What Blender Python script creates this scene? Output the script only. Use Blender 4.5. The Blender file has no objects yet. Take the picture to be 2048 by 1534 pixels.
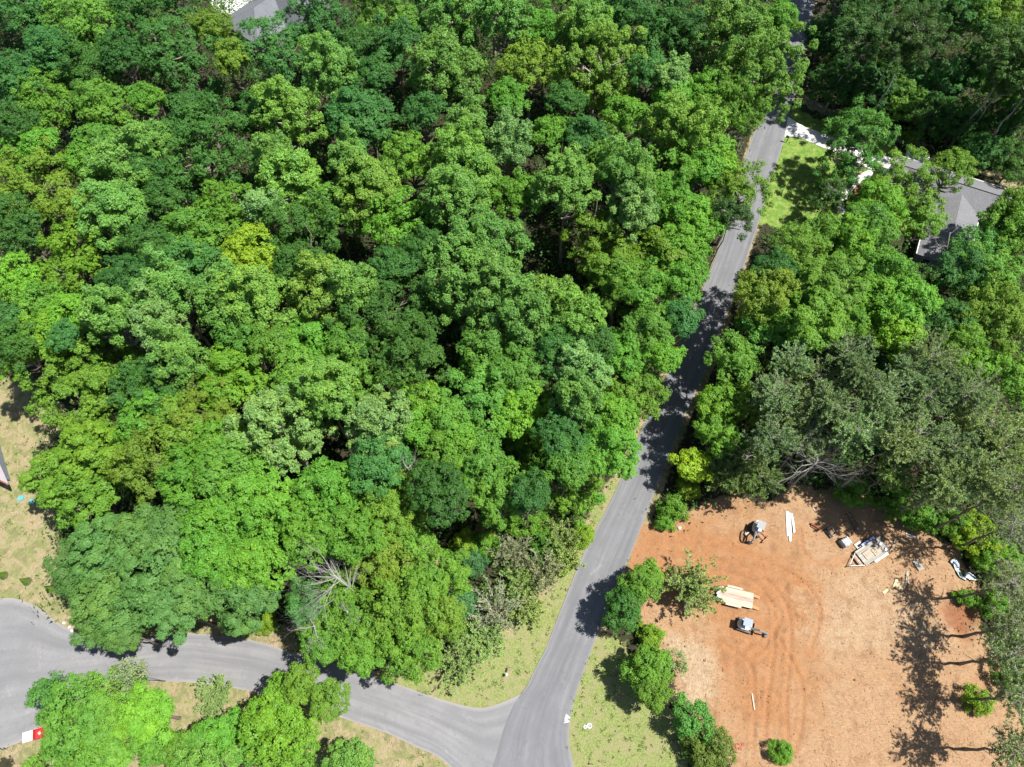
import bpy, math, random
import numpy as np
from mathutils import Vector, Matrix

# ------------------------------------------------------------------ camera, world, sun, exposure
S = bpy.context.scene
COL = S.collection
CAM_H, FPX, NADIR_Y = 95.0, 1420.0, 1480.0
TH = math.atan((NADIR_Y - 767) / FPX)
cam_d = bpy.data.cameras.new('camera')
cam = bpy.data.objects.new('camera', cam_d)
COL.objects.link(cam)
cam.location = (0, 0, CAM_H)
cam.rotation_euler = (TH, 0, 0)
cam_d.sensor_width = 36.0
cam_d.lens = FPX / 2048 * 36.0
cam_d.clip_start = 0.5
cam_d.clip_end = 6000
S.camera = cam

SUN_EL, SUN_AZ = 64.0, 2.0          # sun stands over +X (image right), azimuth measured from +X towards -Y
sun_dir = Vector((math.cos(math.radians(SUN_EL)) * math.cos(math.radians(SUN_AZ)),
                  -math.cos(math.radians(SUN_EL)) * math.sin(math.radians(SUN_AZ)),
                  math.sin(math.radians(SUN_EL))))
sd = bpy.data.lights.new('sun', 'SUN')
sd.energy = 4.9
sd.angle = math.radians(0.53)
sd.color = (1.0, 0.965, 0.90)
so = bpy.data.objects.new('sun', sd)
COL.objects.link(so)
so.rotation_euler = sun_dir.to_track_quat('Z', 'Y').to_euler()

W = bpy.data.worlds.new('World')
S.world = W
W.use_nodes = True
wn = W.node_tree
wn.nodes.clear()
sky = wn.nodes.new('ShaderNodeTexSky')
sky.sky_type = 'NISHITA'
sky.sun_disc = False
sky.sun_elevation = math.radians(SUN_EL)
sky.sun_rotation = math.radians(90 + SUN_AZ)
bg = wn.nodes.new('ShaderNodeBackground')
bg.inputs[1].default_value = 0.065
wo = wn.nodes.new('ShaderNodeOutputWorld')
wn.links.new(sky.outputs[0], bg.inputs[0])
wn.links.new(bg.outputs[0], wo.inputs[0])

S.view_settings.view_transform = 'Standard'
S.view_settings.look = 'None'
S.view_settings.gamma = 1.0
S.view_settings.use_curve_mapping = False
S.view_settings.exposure = 1.2

S.cycles.max_bounces = 6
S.cycles.diffuse_bounces = 3
S.cycles.transmission_bounces = 4
S.cycles.glossy_bounces = 2

rng = np.random.default_rng(7)
random.seed(7)

# ------------------------------------------------------------------ helpers
def at(px, py, h=0.0):
    """point of the place, at height h, that the photograph shows at pixel (px, py) of its 2048 px width"""
    x = (px - 1024) / FPX
    y = -(py - 767) / FPX
    Y = y * math.cos(TH) + math.sin(TH)
    Z = y * math.sin(TH) - math.cos(TH)
    t = (h - CAM_H) / Z
    return Vector((x * t, Y * t, h))

def depth_at(px, py, h=0.0):
    p = at(px, py, h) - Vector((0, 0, CAM_H))
    return p.dot(Vector((0, math.sin(TH), -math.cos(TH))))

def tag(o, label=None, cat=None, group=None, kind=None):
    if label: o['label'] = label
    if cat: o['category'] = cat
    if group: o['group'] = group
    if kind: o['kind'] = kind
    return o

def empty(name, loc, rz=0.0, label=None, cat=None, group=None):
    o = bpy.data.objects.new(name, None)
    o.empty_display_size = 0.3
    COL.objects.link(o)
    o.location = loc
    o.rotation_euler = (0, 0, rz)
    return tag(o, label, cat, group)

def link_mesh(name, me, parent=None, mats=()):
    for m in mats:
        me.materials.append(m)
    o = bpy.data.objects.new(name, me)
    COL.objects.link(o)
    if parent: o.parent = parent
    return o

class MB:
    """collects boxes, tubes and sheets into one mesh"""
    def __init__(s):
        s.v, s.f, s.m = [], [], []
    def add(s, vs, fs, mi=0):
        b = len(s.v)
        s.v += [tuple(v) for v in vs]
        s.f += [tuple(i + b for i in f) for f in fs]
        s.m += [mi] * len(fs)
        return s
    def box(s, c, d, rz=0.0, mi=0, rx=0.0, ry=0.0, taper=1.0):
        M = Matrix.Translation(c) @ Matrix.Rotation(rz, 4, 'Z') @ Matrix.Rotation(ry, 4, 'Y') @ Matrix.Rotation(rx, 4, 'X')
        vs = []
        for z in (-.5, .5):
            k = taper if z > 0 else 1
            for x, y in ((-.5, -.5), (.5, -.5), (.5, .5), (-.5, .5)):
                vs.append(M @ Vector((x * d[0] * k, y * d[1] * k, z * d[2])))
        return s.add(vs, [(3, 2, 1, 0), (4, 5, 6, 7), (0, 1, 5, 4), (1, 2, 6, 5), (2, 3, 7, 6), (3, 0, 4, 7)], mi)
    def prism(s, pts, z0, z1, mi=0):
        n = len(pts)
        vs = [(p[0], p[1], z0) for p in pts] + [(p[0], p[1], z1) for p in pts]
        fs = [tuple(range(n - 1, -1, -1)), tuple(range(n, 2 * n))]
        fs += [(i, (i + 1) % n, n + (i + 1) % n, n + i) for i in range(n)]
        return s.add(vs, fs, mi)
    def prism_xz(s, pts, y0, y1, mi=0):
        n = len(pts)
        vs = [(p[0], y0, p[1]) for p in pts] + [(p[0], y1, p[1]) for p in pts]
        fs = [tuple(range(n)), tuple(range(2 * n - 1, n - 1, -1))]
        fs += [((i + 1) % n, i, n + i, n + (i + 1) % n) for i in range(n)]
        return s.add(vs, fs, mi)
    def tube(s, pts, rad, n=6, mi=0, cap=True):
        pts = [Vector(p) for p in pts]
        if not hasattr(rad, '__len__'): rad = [rad] * len(pts)
        vs, fs = [], []
        ref = None
        for i, p in enumerate(pts):
            d = (pts[min(i + 1, len(pts) - 1)] - pts[max(i - 1, 0)]).normalized()
            if ref is None:
                ref = Vector((0, 0, 1)) if abs(d.z) < .9 else Vector((1, 0, 0))
            a = (ref - d * ref.dot(d))
            if a.length < 1e-5: a = Vector((0, 1, 0)) - d * d.y
            a.normalize(); b = d.cross(a); ref = a
            for k in range(n):
                t = 2 * math.pi * k / n
                vs.append(p + (a * math.cos(t) + b * math.sin(t)) * rad[i])
        for i in range(len(pts) - 1):
            for k in range(n):
                k2 = (k + 1) % n
                fs.append((i * n + k, i * n + k2, (i + 1) * n + k2, (i + 1) * n + k))
        if cap:
            fs.append(tuple(range(n - 1, -1, -1)))
            fs.append(tuple(range((len(pts) - 1) * n, len(pts) * n)))
        return s.add(vs, fs, mi)
    def cyl(s, c, r, h, n=16, mi=0, r2=None):
        r2 = r if r2 is None else r2
        c = Vector(c)
        return s.tube([c, c + Vector((0, 0, h))], [r, r2], n, mi)
    def build(s, name, mats, parent=None, bevel=0.0, smooth=False):
        me = bpy.data.meshes.new(name)
        me.from_pydata(s.v, [], s.f)
        if not isinstance(mats, (list, tuple)): mats = [mats]
        o = link_mesh(name, me, parent, mats)
        if len(mats) > 1:
            me.polygons.foreach_set('material_index', s.m)
        if smooth:
            me.polygons.foreach_set('use_smooth', [True] * len(me.polygons))
        if bevel:
            b = o.modifiers.new('bevel', 'BEVEL')
            b.width = bevel; b.segments = 2; b.limit_method = 'ANGLE'
        return o

def poly_mesh(name, V, nper, tint=None, mat_idx=None):
    """V: (nfaces*nper, 3) array of separate faces"""
    me = bpy.data.meshes.new(name)
    n = len(V)
    nf = n // nper
    me.vertices.add(n)
    me.vertices.foreach_set('co', np.ascontiguousarray(V, dtype=np.float32).ravel())
    me.loops.add(n)
    me.loops.foreach_set('vertex_index', np.arange(n, dtype=np.int32))
    me.polygons.add(nf)
    me.polygons.foreach_set('loop_start', np.arange(0, n, nper, dtype=np.int32))
    if mat_idx is not None:
        me.polygons.foreach_set('material_index', np.ascontiguousarray(mat_idx, dtype=np.int32))
    me.update(calc_edges=True)
    if tint is not None:
        a = me.attributes.new('tint', 'FLOAT', 'FACE')
        a.data.foreach_set('value', np.ascontiguousarray(tint, dtype=np.float32))
    return me

def catmull(pts, n):
    """smooth curve through pts, resampled to n points at even spacing"""
    P = np.array([[p[0], p[1]] for p in pts], float)
    P = np.vstack([2 * P[0] - P[1], P, 2 * P[-1] - P[-2]])
    out = []
    for i in range(1, len(P) - 2):
        for t in np.linspace(0, 1, 14, endpoint=False):
            a, b, c, d = P[i - 1], P[i], P[i + 1], P[i + 2]
            out.append(.5 * (2 * b + (c - a) * t + (2 * a - 5 * b + 4 * c - d) * t * t + (3 * b - a - 3 * c + d) * t ** 3))
    out.append(P[-2])
    out = np.array(out)
    L = np.r_[0, np.cumsum(np.linalg.norm(np.diff(out, axis=0), axis=1))]
    q = np.linspace(0, L[-1], n)
    return np.c_[np.interp(q, L, out[:, 0]), np.interp(q, L, out[:, 1])]

def vnoise(x, y, seed=0):
    """smooth value noise on arrays"""
    xi = np.floor(x).astype(np.int64); yi = np.floor(y).astype(np.int64)
    fx = x - xi; fy = y - yi
    fx = fx * fx * (3 - 2 * fx); fy = fy * fy * (3 - 2 * fy)
    def h(a, b):
        k = (a * 374761393 + b * 668265263 + seed * 974711) & 0x7fffffff
        k = ((k ^ (k >> 13)) * 1274126177) & 0x7fffffff
        return ((k ^ (k >> 16)) & 0xffff) / 65535.0
    return (h(xi, yi) * (1 - fx) + h(xi + 1, yi) * fx) * (1 - fy) + (h(xi, yi + 1) * (1 - fx) + h(xi + 1, yi + 1) * fx) * fy

def signed_dist(X, Y, poly):
    """positive inside the polygon"""
    P = np.array([[p[0], p[1]] for p in poly], float)
    d = np.full(X.shape, 1e9)
    inside = np.zeros(X.shape, bool)
    n = len(P)
    for i in range(n):
        a, b = P[i], P[(i + 1) % n]
        e = b - a
        t = np.clip(((X - a[0]) * e[0] + (Y - a[1]) * e[1]) / (e @ e + 1e-9), 0, 1)
        d = np.minimum(d, np.hypot(X - a[0] - t * e[0], Y - a[1] - t * e[1]))
        c = ((a[1] > Y) != (b[1] > Y)) & (X < (b[0] - a[0]) * (Y - a[1]) / (b[1] - a[1] + 1e-12) + a[0])
        inside ^= c
    return np.where(inside, d, -d)

def line_dist(X, Y, P):
    d = np.full(X.shape, 1e9)
    for a, b in zip(P[:-1], P[1:]):
        e = b - a
        t = np.clip(((X - a[0]) * e[0] + (Y - a[1]) * e[1]) / (e @ e + 1e-9), 0, 1)
        d = np.minimum(d, np.hypot(X - a[0] - t * e[0], Y - a[1] - t * e[1]))
    return d

# ------------------------------------------------------------------ materials
class NT:
    def __init__(s, name):
        s.m = bpy.data.materials.new(name)
        s.m.use_nodes = True
        s.t = s.m.node_tree
        s.t.nodes.clear()
        s.out = s.n('ShaderNodeOutputMaterial')
    def n(s, typ, **kw):
        nd = s.t.nodes.new(typ)
        for k, v in kw.items():
            if k.startswith('i_'):
                key = k[2:]
                nd.inputs[int(key) if key.isdigit() else key.replace('_', ' ')].default_value = v
            else: setattr(nd, k, v)
        return nd
    def l(s, a, b): s.t.links.new(a, b)
    def noise(s, vec, scale, detail=4, rough=.6, dist=0.0):
        n = s.n('ShaderNodeTexNoise')
        n.inputs['Scale'].default_value = scale
        n.inputs['Detail'].default_value = detail
        n.inputs['Roughness'].default_value = rough
        n.inputs['Distortion'].default_value = dist
        if vec is not None: s.l(vec, n.inputs['Vector'])
        return n.outputs['Fac']
    def ramp(s, fac, stops, interp='LINEAR'):
        r = s.n('ShaderNodeValToRGB')
        r.color_ramp.interpolation = interp
        els = r.color_ramp.elements
        while len(els) < len(stops): els.new(0.5)
        for e, (p, c) in zip(els, stops):
            e.position = p
            e.color = (c, c, c, 1) if not hasattr(c, '__len__') else (*c, 1)
        s.l(fac, r.inputs[0])
        return r.outputs[0]
    def mix(s, fac, a, b, blend='MIX'):
        m = s.n('ShaderNodeMix', data_type='RGBA', blend_type=blend)
        for sock, v in ((m.inputs[0], fac), (m.inputs[6], a), (m.inputs[7], b)):
            if hasattr(v, 'is_output'): s.l(v, sock)
            elif hasattr(v, '__len__'): sock.default_value = (*v[:3], 1)
            else: sock.default_value = v
        return m.outputs[2]
    def math(s, op, a, b=None, c=None, clamp=False):
        m = s.n('ShaderNodeMath', operation=op, use_clamp=clamp)
        for i, v in enumerate((a, b, c)):
            if v is None: continue
            if hasattr(v, 'is_output'): s.l(v, m.inputs[i])
            else: m.inputs[i].default_value = v
        return m.outputs[0]
    def objco(s, scale=(1, 1, 1), rz=0.0, src='Object'):
        tc = s.n('ShaderNodeTexCoord')
        mp = s.n('ShaderNodeMapping')
        mp.inputs['Scale'].default_value = scale
        mp.inputs['Rotation'].default_value = (0, 0, rz)
        s.l(tc.outputs[src], mp.inputs[0])
        return mp.outputs[0]
    def pbsdf(s, col, rough=.8, spec=.3, bump=None, bstr=.3, bdist=.05, metal=0.0):
        b = s.n('ShaderNodeBsdfPrincipled')
        if hasattr(col, 'is_output'): s.l(col, b.inputs['Base Color'])
        else: b.inputs['Base Color'].default_value = (*col, 1)
        if hasattr(rough, 'is_output'): s.l(rough, b.inputs['Roughness'])
        else: b.inputs['Roughness'].default_value = rough
        b.inputs['Specular IOR Level'].default_value = spec
        b.inputs['Metallic'].default_value = metal
        if bump is not None:
            bp = s.n('ShaderNodeBump')
            bp.inputs['Strength'].default_value = bstr
            bp.inputs['Distance'].default_value = bdist
            s.l(bump, bp.inputs['Height'])
            s.l(bp.outputs[0], b.inputs['Normal'])
        s.l(b.outputs[0], s.out.inputs[0])
        return b

def simple_mat(name, c1, c2=None, scale=3.0, rough=.7, spec=.3, metal=0.0, stretch=(1, 1, 1), bstr=.15, lo=.35, hi=.65):
    """a worn, mottled version of one colour"""
    t = NT(name)
    v = t.objco(stretch)
    c2 = c2 or tuple(x * .7 for x in c1)
    f = t.noise(v, scale, 5, .65)
    col = t.mix(t.ramp(f, [(lo, 0), (hi, 1)]), c1, c2)
    f2 = t.noise(v, scale * 6, 3, .6)
    col = t.mix(t.ramp(f2, [(.4, 0.0), (.75, .35)]), col, tuple(x * .55 for x in c1))
    t.pbsdf(col, rough, spec, f2, bstr, .01, metal)
    return t.m

def leaf_mat(name, rough=.5, spec=.35, trans=.30, var=.75, warm=(1.42, 1.18, .7)):
    """leaf colour comes from the object's own colour, each spray of leaves a little different"""
    t = NT(name)
    oi = t.n('ShaderNodeObjectInfo')
    at_ = t.n('ShaderNodeAttribute', attribute_name='tint')
    base = oi.outputs['Color']
    wm = t.mix(1.0, base, warm, 'MULTIPLY')
    ck = t.mix(1.0, base, (.62, .74, .80), 'MULTIPLY')
    fac = t.math('MULTIPLY_ADD', at_.outputs['Fac'], var, .5 - var * .5, clamp=True)
    col = t.mix(t.ramp(fac, [(.5, 0), (1, 1)]), base, wm)
    col = t.mix(t.ramp(fac, [(0, 1), (.5, 0)]), col, ck)
    b = t.n('ShaderNodeBsdfPrincipled')
    t.l(col, b.inputs['Base Color'])
    b.inputs['Roughness'].default_value = rough
    b.inputs['Specular IOR Level'].default_value = spec
    tr = t.n('ShaderNodeBsdfTranslucent')
    tc = t.mix(1.0, col, (1.5, 1.5, .55), 'MULTIPLY')
    t.l(tc, tr.inputs[0])
    ms = t.n('ShaderNodeMixShader')
    ms.inputs[0].default_value = trans
    t.l(b.outputs[0], ms.inputs[1]); t.l(tr.outputs[0], ms.inputs[2])
    t.l(ms.outputs[0], t.out.inputs[0])
    return t.m

M_leaf = leaf_mat('leaf', .55, .25, .34)
M_shiny = leaf_mat('shiny_leaf', .5, .28, .32, var=.75)
M_needle = leaf_mat('needle', .6, .2, .25)
M_bark = simple_mat('bark', (.22, .19, .155), (.12, .10, .08), 4, .9, .1, stretch=(1, 1, .3))
M_palebark = simple_mat('pale_bark', (.34, .31, .27), (.22, .19, .16), 4, .9, .1, stretch=(1, 1, .3))
M_twig = simple_mat('grey_twig', (.30, .28, .26), (.22, .20, .18), 4, .9, .1)
M_paletwig = simple_mat('pale_twig', (.40, .375, .35), (.30, .275, .25), 4, .9, .1)
M_dead = simple_mat('bleached_deadwood', (.30, .285, .27), (.20, .188, .178), 4, .85, .1)
M_white = simple_mat('white_paint', (.55, .55, .54), (.46, .455, .43), 2, .5, .4)
M_black = simple_mat('black_rubber', (.025, .025, .027), (.05, .045, .04), 6, .7, .3)
M_dark = simple_mat('dark_steel', (.06, .06, .065), (.10, .08, .06), 5, .5, .5, .3)
M_grey = simple_mat('grey_paint', (.19, .195, .205), (.14, .145, .155), 4, .5, .4)
M_slate = simple_mat('slate_blue_paint', (.15, .19, .235), (.11, .14, .175), 4, .5, .4)
M_steel = simple_mat('bare_steel', (.45, .46, .48), (.3, .28, .26), 6, .4, .5, .6)
M_rust = simple_mat('rusty_timber', (.22, .085, .045), (.14, .06, .035), 4, .9, .2)
M_orange = simple_mat('clay_stained_steel', (.42, .20, .09), (.25, .12, .06), 5, .8, .2)
M_blue = simple_mat('blue_paint', (.07, .13, .38), (.22, .28, .50), 2.5, .45, .5)
M_plank = simple_mat('weathered_plank', (.44, .385, .31), (.33, .26, .19), 2.5, .85, .15, stretch=(.25, 3, 1))
M_plank2 = simple_mat('pink_stained_plank', (.40, .31, .26), (.22, .16, .13), 1.2, .85, .15, stretch=(.25, 3, 1))
M_greyplank = simple_mat('grey_plank', (.30, .285, .25), (.20, .18, .155), 2.5, .9, .15, stretch=(.3, 3, 1))
M_ply = simple_mat('new_plywood', (.50, .38, .23), (.42, .30, .17), 2.5, .8, .2, stretch=(.4, 2, 1))
M_plastic = simple_mat('grey_sheeting', (.33, .38, .43), (.22, .26, .30), 3, .35, .5)
M_wrap = simple_mat('stretch_wrap', (.42, .44, .46), (.16, .17, .18), 3.2, .3, .5)
M_red = simple_mat('red_paint', (.45, .025, .03), (.30, .02, .02), 3, .5, .4)
M_brick = simple_mat('red_brick', (.34, .10, .06), (.24, .07, .045), 6, .9, .2)
M_teal = simple_mat('teal_plastic', (.10, .33, .34), (.07, .24, .25), 3, .5, .4)
M_mulch = simple_mat('dark_mulch', (.075, .06, .055), (.13, .09, .07), 9, .95, .1)
M_redmulch = simple_mat('red_mulch', (.20, .085, .05), (.11, .05, .035), 9, .95, .1)
M_stone = simple_mat('stone', (.40, .36, .31), (.28, .24, .20), 3, .9, .2)

# ------------------------------------------------------------------ ground, roads
ROAD_R = [at(*p) for p in [(1160, 1620), (1148, 1534), (1139, 1495), (1138, 1461), (1147, 1406), (1160, 1366), (1187, 1290), (1222, 1205),
          (1256, 1122), (1280, 1062), (1318, 962), (1357, 861), (1385, 797), (1415, 732), (1447, 645), (1481, 553), (1525, 422), (1538, 367), (1552, 332),
          (1570, 273), (1580, 222), (1603, 130), (1630, 0)]] + [Vector((70, 160, 0)), Vector((78, 190, 0))]
ROAD_L = [at(*p) for p in [(945, 1640), (985, 1534), (1008, 1455), (1031, 1402), (1052, 1376), (1070, 1338), (1093, 1293), (1129, 1200), (1173, 1094), (1218, 1009),
          (1250, 940), (1283, 860), (1325, 770), (1352, 706), (1391, 613), (1430, 518), (1456, 440), (1474, 366), (1500, 288), (1527, 214), (1552, 130), (1580, 0)]] + [Vector((64, 160, 0)), Vector((72, 191, 0))]
rR = catmull(ROAD_R, 150)
rL = catmull(ROAD_L, 150)
SIDE_N = [at(*p) for p in [(-260, 1330), (-170, 1245), (-80, 1205), (0, 1197), (31, 1197), (75, 1214), (116, 1245), (147, 1262), (190, 1279), (250, 1283), (310, 1273), (369, 1267), (410, 1269),
          (496, 1279), (581, 1303), (633, 1317), (700, 1338), (804, 1372), (893, 1402), (955, 1416), (992, 1409), (1033, 1392), (1075, 1370)]]
SIDE_S = [at(*p) for p in [(-260, 1420), (-170, 1520), (-70, 1545), (0, 1502), (51, 1478), (100, 1434), (150, 1392), (219, 1366), (325, 1363), (407, 1367), (513, 1385), (600, 1408), (688, 1437),
          (777, 1468), (828, 1492), (873, 1512), (900, 1534), (935, 1575), (960, 1640), (1060, 1650)]]
sN = catmull(SIDE_N, 120)
sS = catmull(SIDE_S, 120)

def Z(*px): return [at(*p) for p in px]
POLY = dict(
    clay=Z((1284, 1058), (1335, 1042), (1385, 1015), (1450, 990), (1540, 1000), (1620, 968), (1690, 990), (1760, 1000), (1850, 1045), (1920, 1095), (1955, 1185), (1985, 1290), (2080, 1320), (2200, 1400),
           (2200, 1640), (1470, 1640), (1440, 1500), (1385, 1440), (1345, 1390), (1322, 1300), (1300, 1255), (1262, 1215), (1228, 1190), (1256, 1122)),
    orange=Z((1240, 1150), (1290, 1058), (1400, 1030), (1500, 1040), (1600, 1110), (1660, 1190), (1640, 1300), (1610, 1400), (1600, 1470), (1490, 1480), (1440, 1400), (1420, 1300), (1390, 1230), (1330, 1190)),
    pale=Z((1325, 1275), (1400, 1255), (1432, 1300), (1448, 1400), (1400, 1430), (1345, 1390)),
    pale2=Z((1560, 1180), (1700, 1120), (1860, 1150), (1960, 1260), (1900, 1330), (1650, 1340), (1580, 1290)),
    pit=Z((1880, 1215), (1930, 1190), (1962, 1240), (1930, 1275), (1890, 1250)),
    lawnL=Z((-500, 700), (-60, 765), (60, 765), (118, 800), (135, 860), (80, 905), (150, 960), (190, 1010), (110, 1060), (130, 1110), (140, 1180), (165, 1265), (60, 1240), (-60, 1190), (-500, 1300)),
    north=Z((120, 1240), (330, 1235), (500, 1232), (600, 1255), (650, 1300), (700, 1335), (500, 1290), (370, 1275), (200, 1290)),
    tri=Z((700, 1330), (845, 1335), (960, 1290), (1070, 1210), (1120, 1130), (1160, 1040), (1215, 975), (1250, 930), (1262, 915), (1100, 1320), (1040, 1420), (940, 1430), (800, 1385)),
    south=Z((120, 1430), (215, 1350), (420, 1350), (700, 1425), (920, 1530), (960, 1640), (300, 1660), (40, 1640), (30, 1500)),
    east=Z((1190, 1288), (1225, 1285), (1262, 1330), (1300, 1400), (1345, 1440), (1390, 1640), (1100, 1640), (1130, 1460), (1145, 1380)),
    lawnH=Z((1578, 205), (1640, 235), (1700, 258), (1790, 285), (1850, 300), (1960, 345), (2010, 375), (2010, 450), (1930, 475), (1800, 470), (1700, 440), (1600, 455), (1510, 455)),
    spot=Z((318, 222), (345, 218), (345, 245), (320, 246)),
    spot2=Z((-60, 480), (22, 486), (20, 520), (-60, 540)),
    spot3=Z((745, 1070), (785, 1072), (880, 1120), (840, 1150), (750, 1100)),
    brush=Z((945, 1030), (1010, 1040), (985, 1100), (950, 1090)),
    band=Z((1596, 180), (1680, 215), (1790, 255), (1900, 310), (2060, 375), (2060, 395), (1890, 335), (1780, 285), (1670, 245), (1590, 210)),
)
gx = np.unique(np.round(np.concatenate([[-2500, -1200, -600, -320, -220], np.arange(-175, 14, .75), np.arange(14, 60, .22), np.arange(60, 176, .75), [220, 320, 600, 1200, 2500]]), 3))
gy = np.unique(np.round(np.concatenate([[-2500, -1200, -600, -300, -150, -80, -50], np.arange(-36, -6, .75), np.arange(-6, 32, .22), np.arange(32, 160, .75), [200, 260, 400, 800, 1600, 3500]]), 3))
X, Y = np.meshgrid(gx, gy)
near = (np.abs(X) < 180) & (Y > -40) & (Y < 165)
wob = (vnoise(X * .35, Y * .35, 3) - .5) * 2.2 + (vnoise(X * 1.1, Y * 1.1, 4) - .5) * 1.0
def zone(name, soft=.9):
    d = signed_dist(X, Y, POLY[name]) + wob
    return np.clip(d / (2 * soft) + .5, 0, 1)
zw = {k: zone(k) for k in POLY}
d_main = np.minimum(signed_dist(X, Y, [*rR, *rL[::-1]]) * 1.0, 5)
d_side = np.minimum(signed_dist(X, Y, [*sN, *sS[::-1]]) * 1.0, 5)
d_road = np.maximum(d_main, d_side)            # > 0 inside a road
verge = np.clip(1.0 - (-d_road - .3) / 1.3, 0, 1) * (Y < 60)
verge2 = np.clip(1.0 - (-d_road - .2) / .7, 0, 1) * (Y >= 60)
clay = np.maximum(zw['clay'], zw['pit'])
dry = np.maximum.reduce([zw['lawnL'], zw['north'], zw['tri'], zw['south'], zw['spot'], zw['spot2'], zw['spot3'], zw['brush'], zw['band'] * .7, verge, verge2 * .6])
grass = np.maximum.reduce([zw['east'], zw['tri'] * .70, zw['lawnL'] * .46, zw['south'] * .45, zw['north'] * .45])
lawn = zw['lawnH'] * (1 - zw['band'])
dry = dry * (1 - zw['lawnH'] * .9)
orange = np.maximum(zone('orange', 3.5), zone('pit', 1.6))
pale = np.maximum(zone('pale', 2.0), zone('pale2', 3.0) * .6)

# tyre and track ruts pressed into the clay
TR = [Z((1262, 1100), (1330, 1105), (1400, 1112), (1470, 1130), (1540, 1165), (1575, 1220), (1580, 1290), (1572, 1400), (1575, 1480)),
      Z((1258, 1130), (1340, 1135), (1430, 1140), (1500, 1160), (1545, 1210), (1548, 1290), (1535, 1400), (1530, 1470)),
      Z((1450, 1290), (1500, 1330), (1508, 1400), (1506, 1490)),
      Z((1290, 1085), (1400, 1080), (1480, 1100), (1600, 1160), (1640, 1220), (1620, 1300)),
      Z((1560, 1280), (1600, 1360), (1605, 1440), (1590, 1500)),
      Z((1440, 1165), (1510, 1180), (1560, 1230), (1520, 1300), (1450, 1330)),
      Z((1600, 1060), (1610, 1110), (1650, 1130), (1690, 1120))]
rut = np.zeros_like(X)
fresh = np.zeros_like(X)
m = (X > 8) & (X < 75) & (Y > -30) & (Y < 45)
for i, T in enumerate(TR):
    c = catmull(T, 60)
    for off in (0.0,):
        d = np.full(X.shape, 9.0)
        d[m] = line_dist(X[m], Y[m], c)
        w = .26
        prof = -np.exp(-(d / w) ** 2) + .75 * np.exp(-((d - .48) / .2) ** 2)
        rut += prof
        fresh = np.maximum(fresh, np.exp(-(d / 1.1) ** 2))
rel = np.zeros_like(X)
rel += (vnoise(X * .9, Y * .9, 11) - .5) * .10 + (vnoise(X * 2.3, Y * 2.3, 12) - .5) * .07
zg = -.05 + np.where(clay > .5, rel * 1.0 + rut * .075, rel * .5)
zg -= zw['pit'] * .35
# low soil bank round the pit and beside the ruts
zg = np.where(-d_road < 1.2, np.minimum(zg, -.012), zg)
zg = np.minimum(zg, .12)
ny, nx = X.shape
co = np.c_[X.ravel(), Y.ravel(), zg.ravel()]
idx = np.arange(nx * ny).reshape(ny, nx)
q = np.stack([idx[:-1, :-1], idx[:-1, 1:], idx[1:, 1:], idx[1:, :-1]], -1).reshape(-1, 4)
me = bpy.data.meshes.new('ground')
me.vertices.add(len(co)); me.vertices.foreach_set('co', co.astype(np.float32).ravel())
me.loops.add(q.size); me.loops.foreach_set('vertex_index', q.astype(np.int32).ravel())
me.polygons.add(len(q)); me.polygons.foreach_set('loop_start', np.arange(0, q.size, 4, dtype=np.int32))
me.update(calc_edges=True)
me.polygons.foreach_set('use_smooth', [True] * len(q))
for nm, ch in (('zone_a', (clay, dry, grass, lawn)), ('zone_b', (orange, pale, fresh, zone('pit', 1.8)))):
    a = me.attributes.new(nm, 'FLOAT_COLOR', 'POINT')
    a.data.foreach_set('color', np.stack([c.ravel() for c in ch], -1).astype(np.float32).ravel())

t = NT('ground')
za = t.n('ShaderNodeAttribute', attribute_name='zone_a')
zb = t.n('ShaderNodeAttribute', attribute_name='zone_b')
sa = t.n('ShaderNodeSeparateColor'); t.l(za.outputs['Color'], sa.inputs[0])
sb = t.n('ShaderNodeSeparateColor'); t.l(zb.outputs['Color'], sb.inputs[0])
v = t.objco()
n_big = t.noise(v, .22, 5, .6)
n_mid = t.noise(v, 1.1, 6, .65)
n_fine = t.noise(v, 5.0, 5, .7)
n_grit = t.noise(v, 14.0, 3, .7)
vs = t.objco((1.0, 3.2, 1), math.radians(35))
n_str = t.noise(vs, 2.2, 5, .7, .6)
vs2 = t.objco((2.6, .8, 1), math.radians(25))
n_str2 = t.noise(vs2, 2.6, 4, .7, .5)
edge = t.math('MULTIPLY', t.math('ADD', t.math('SUBTRACT', n_mid, .5), t.math('MULTIPLY', t.math('SUBTRACT', n_fine, .5), .8)), 1.1)
def cut(w, lo=.42, hi=.58):
    return t.ramp(t.math('ADD', w, t.math('MULTIPLY', edge, 1.0), clamp=True), [(lo, 0), (hi, 1)])
litter = t.mix(t.ramp(n_mid, [(.35, 0), (.65, 1)]), (.022, .022, .013), (.042, .034, .022))
litter = t.mix(t.ramp(n_fine, [(.52, 0), (.68, 1)]), litter, (.035, .05, .018))
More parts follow.
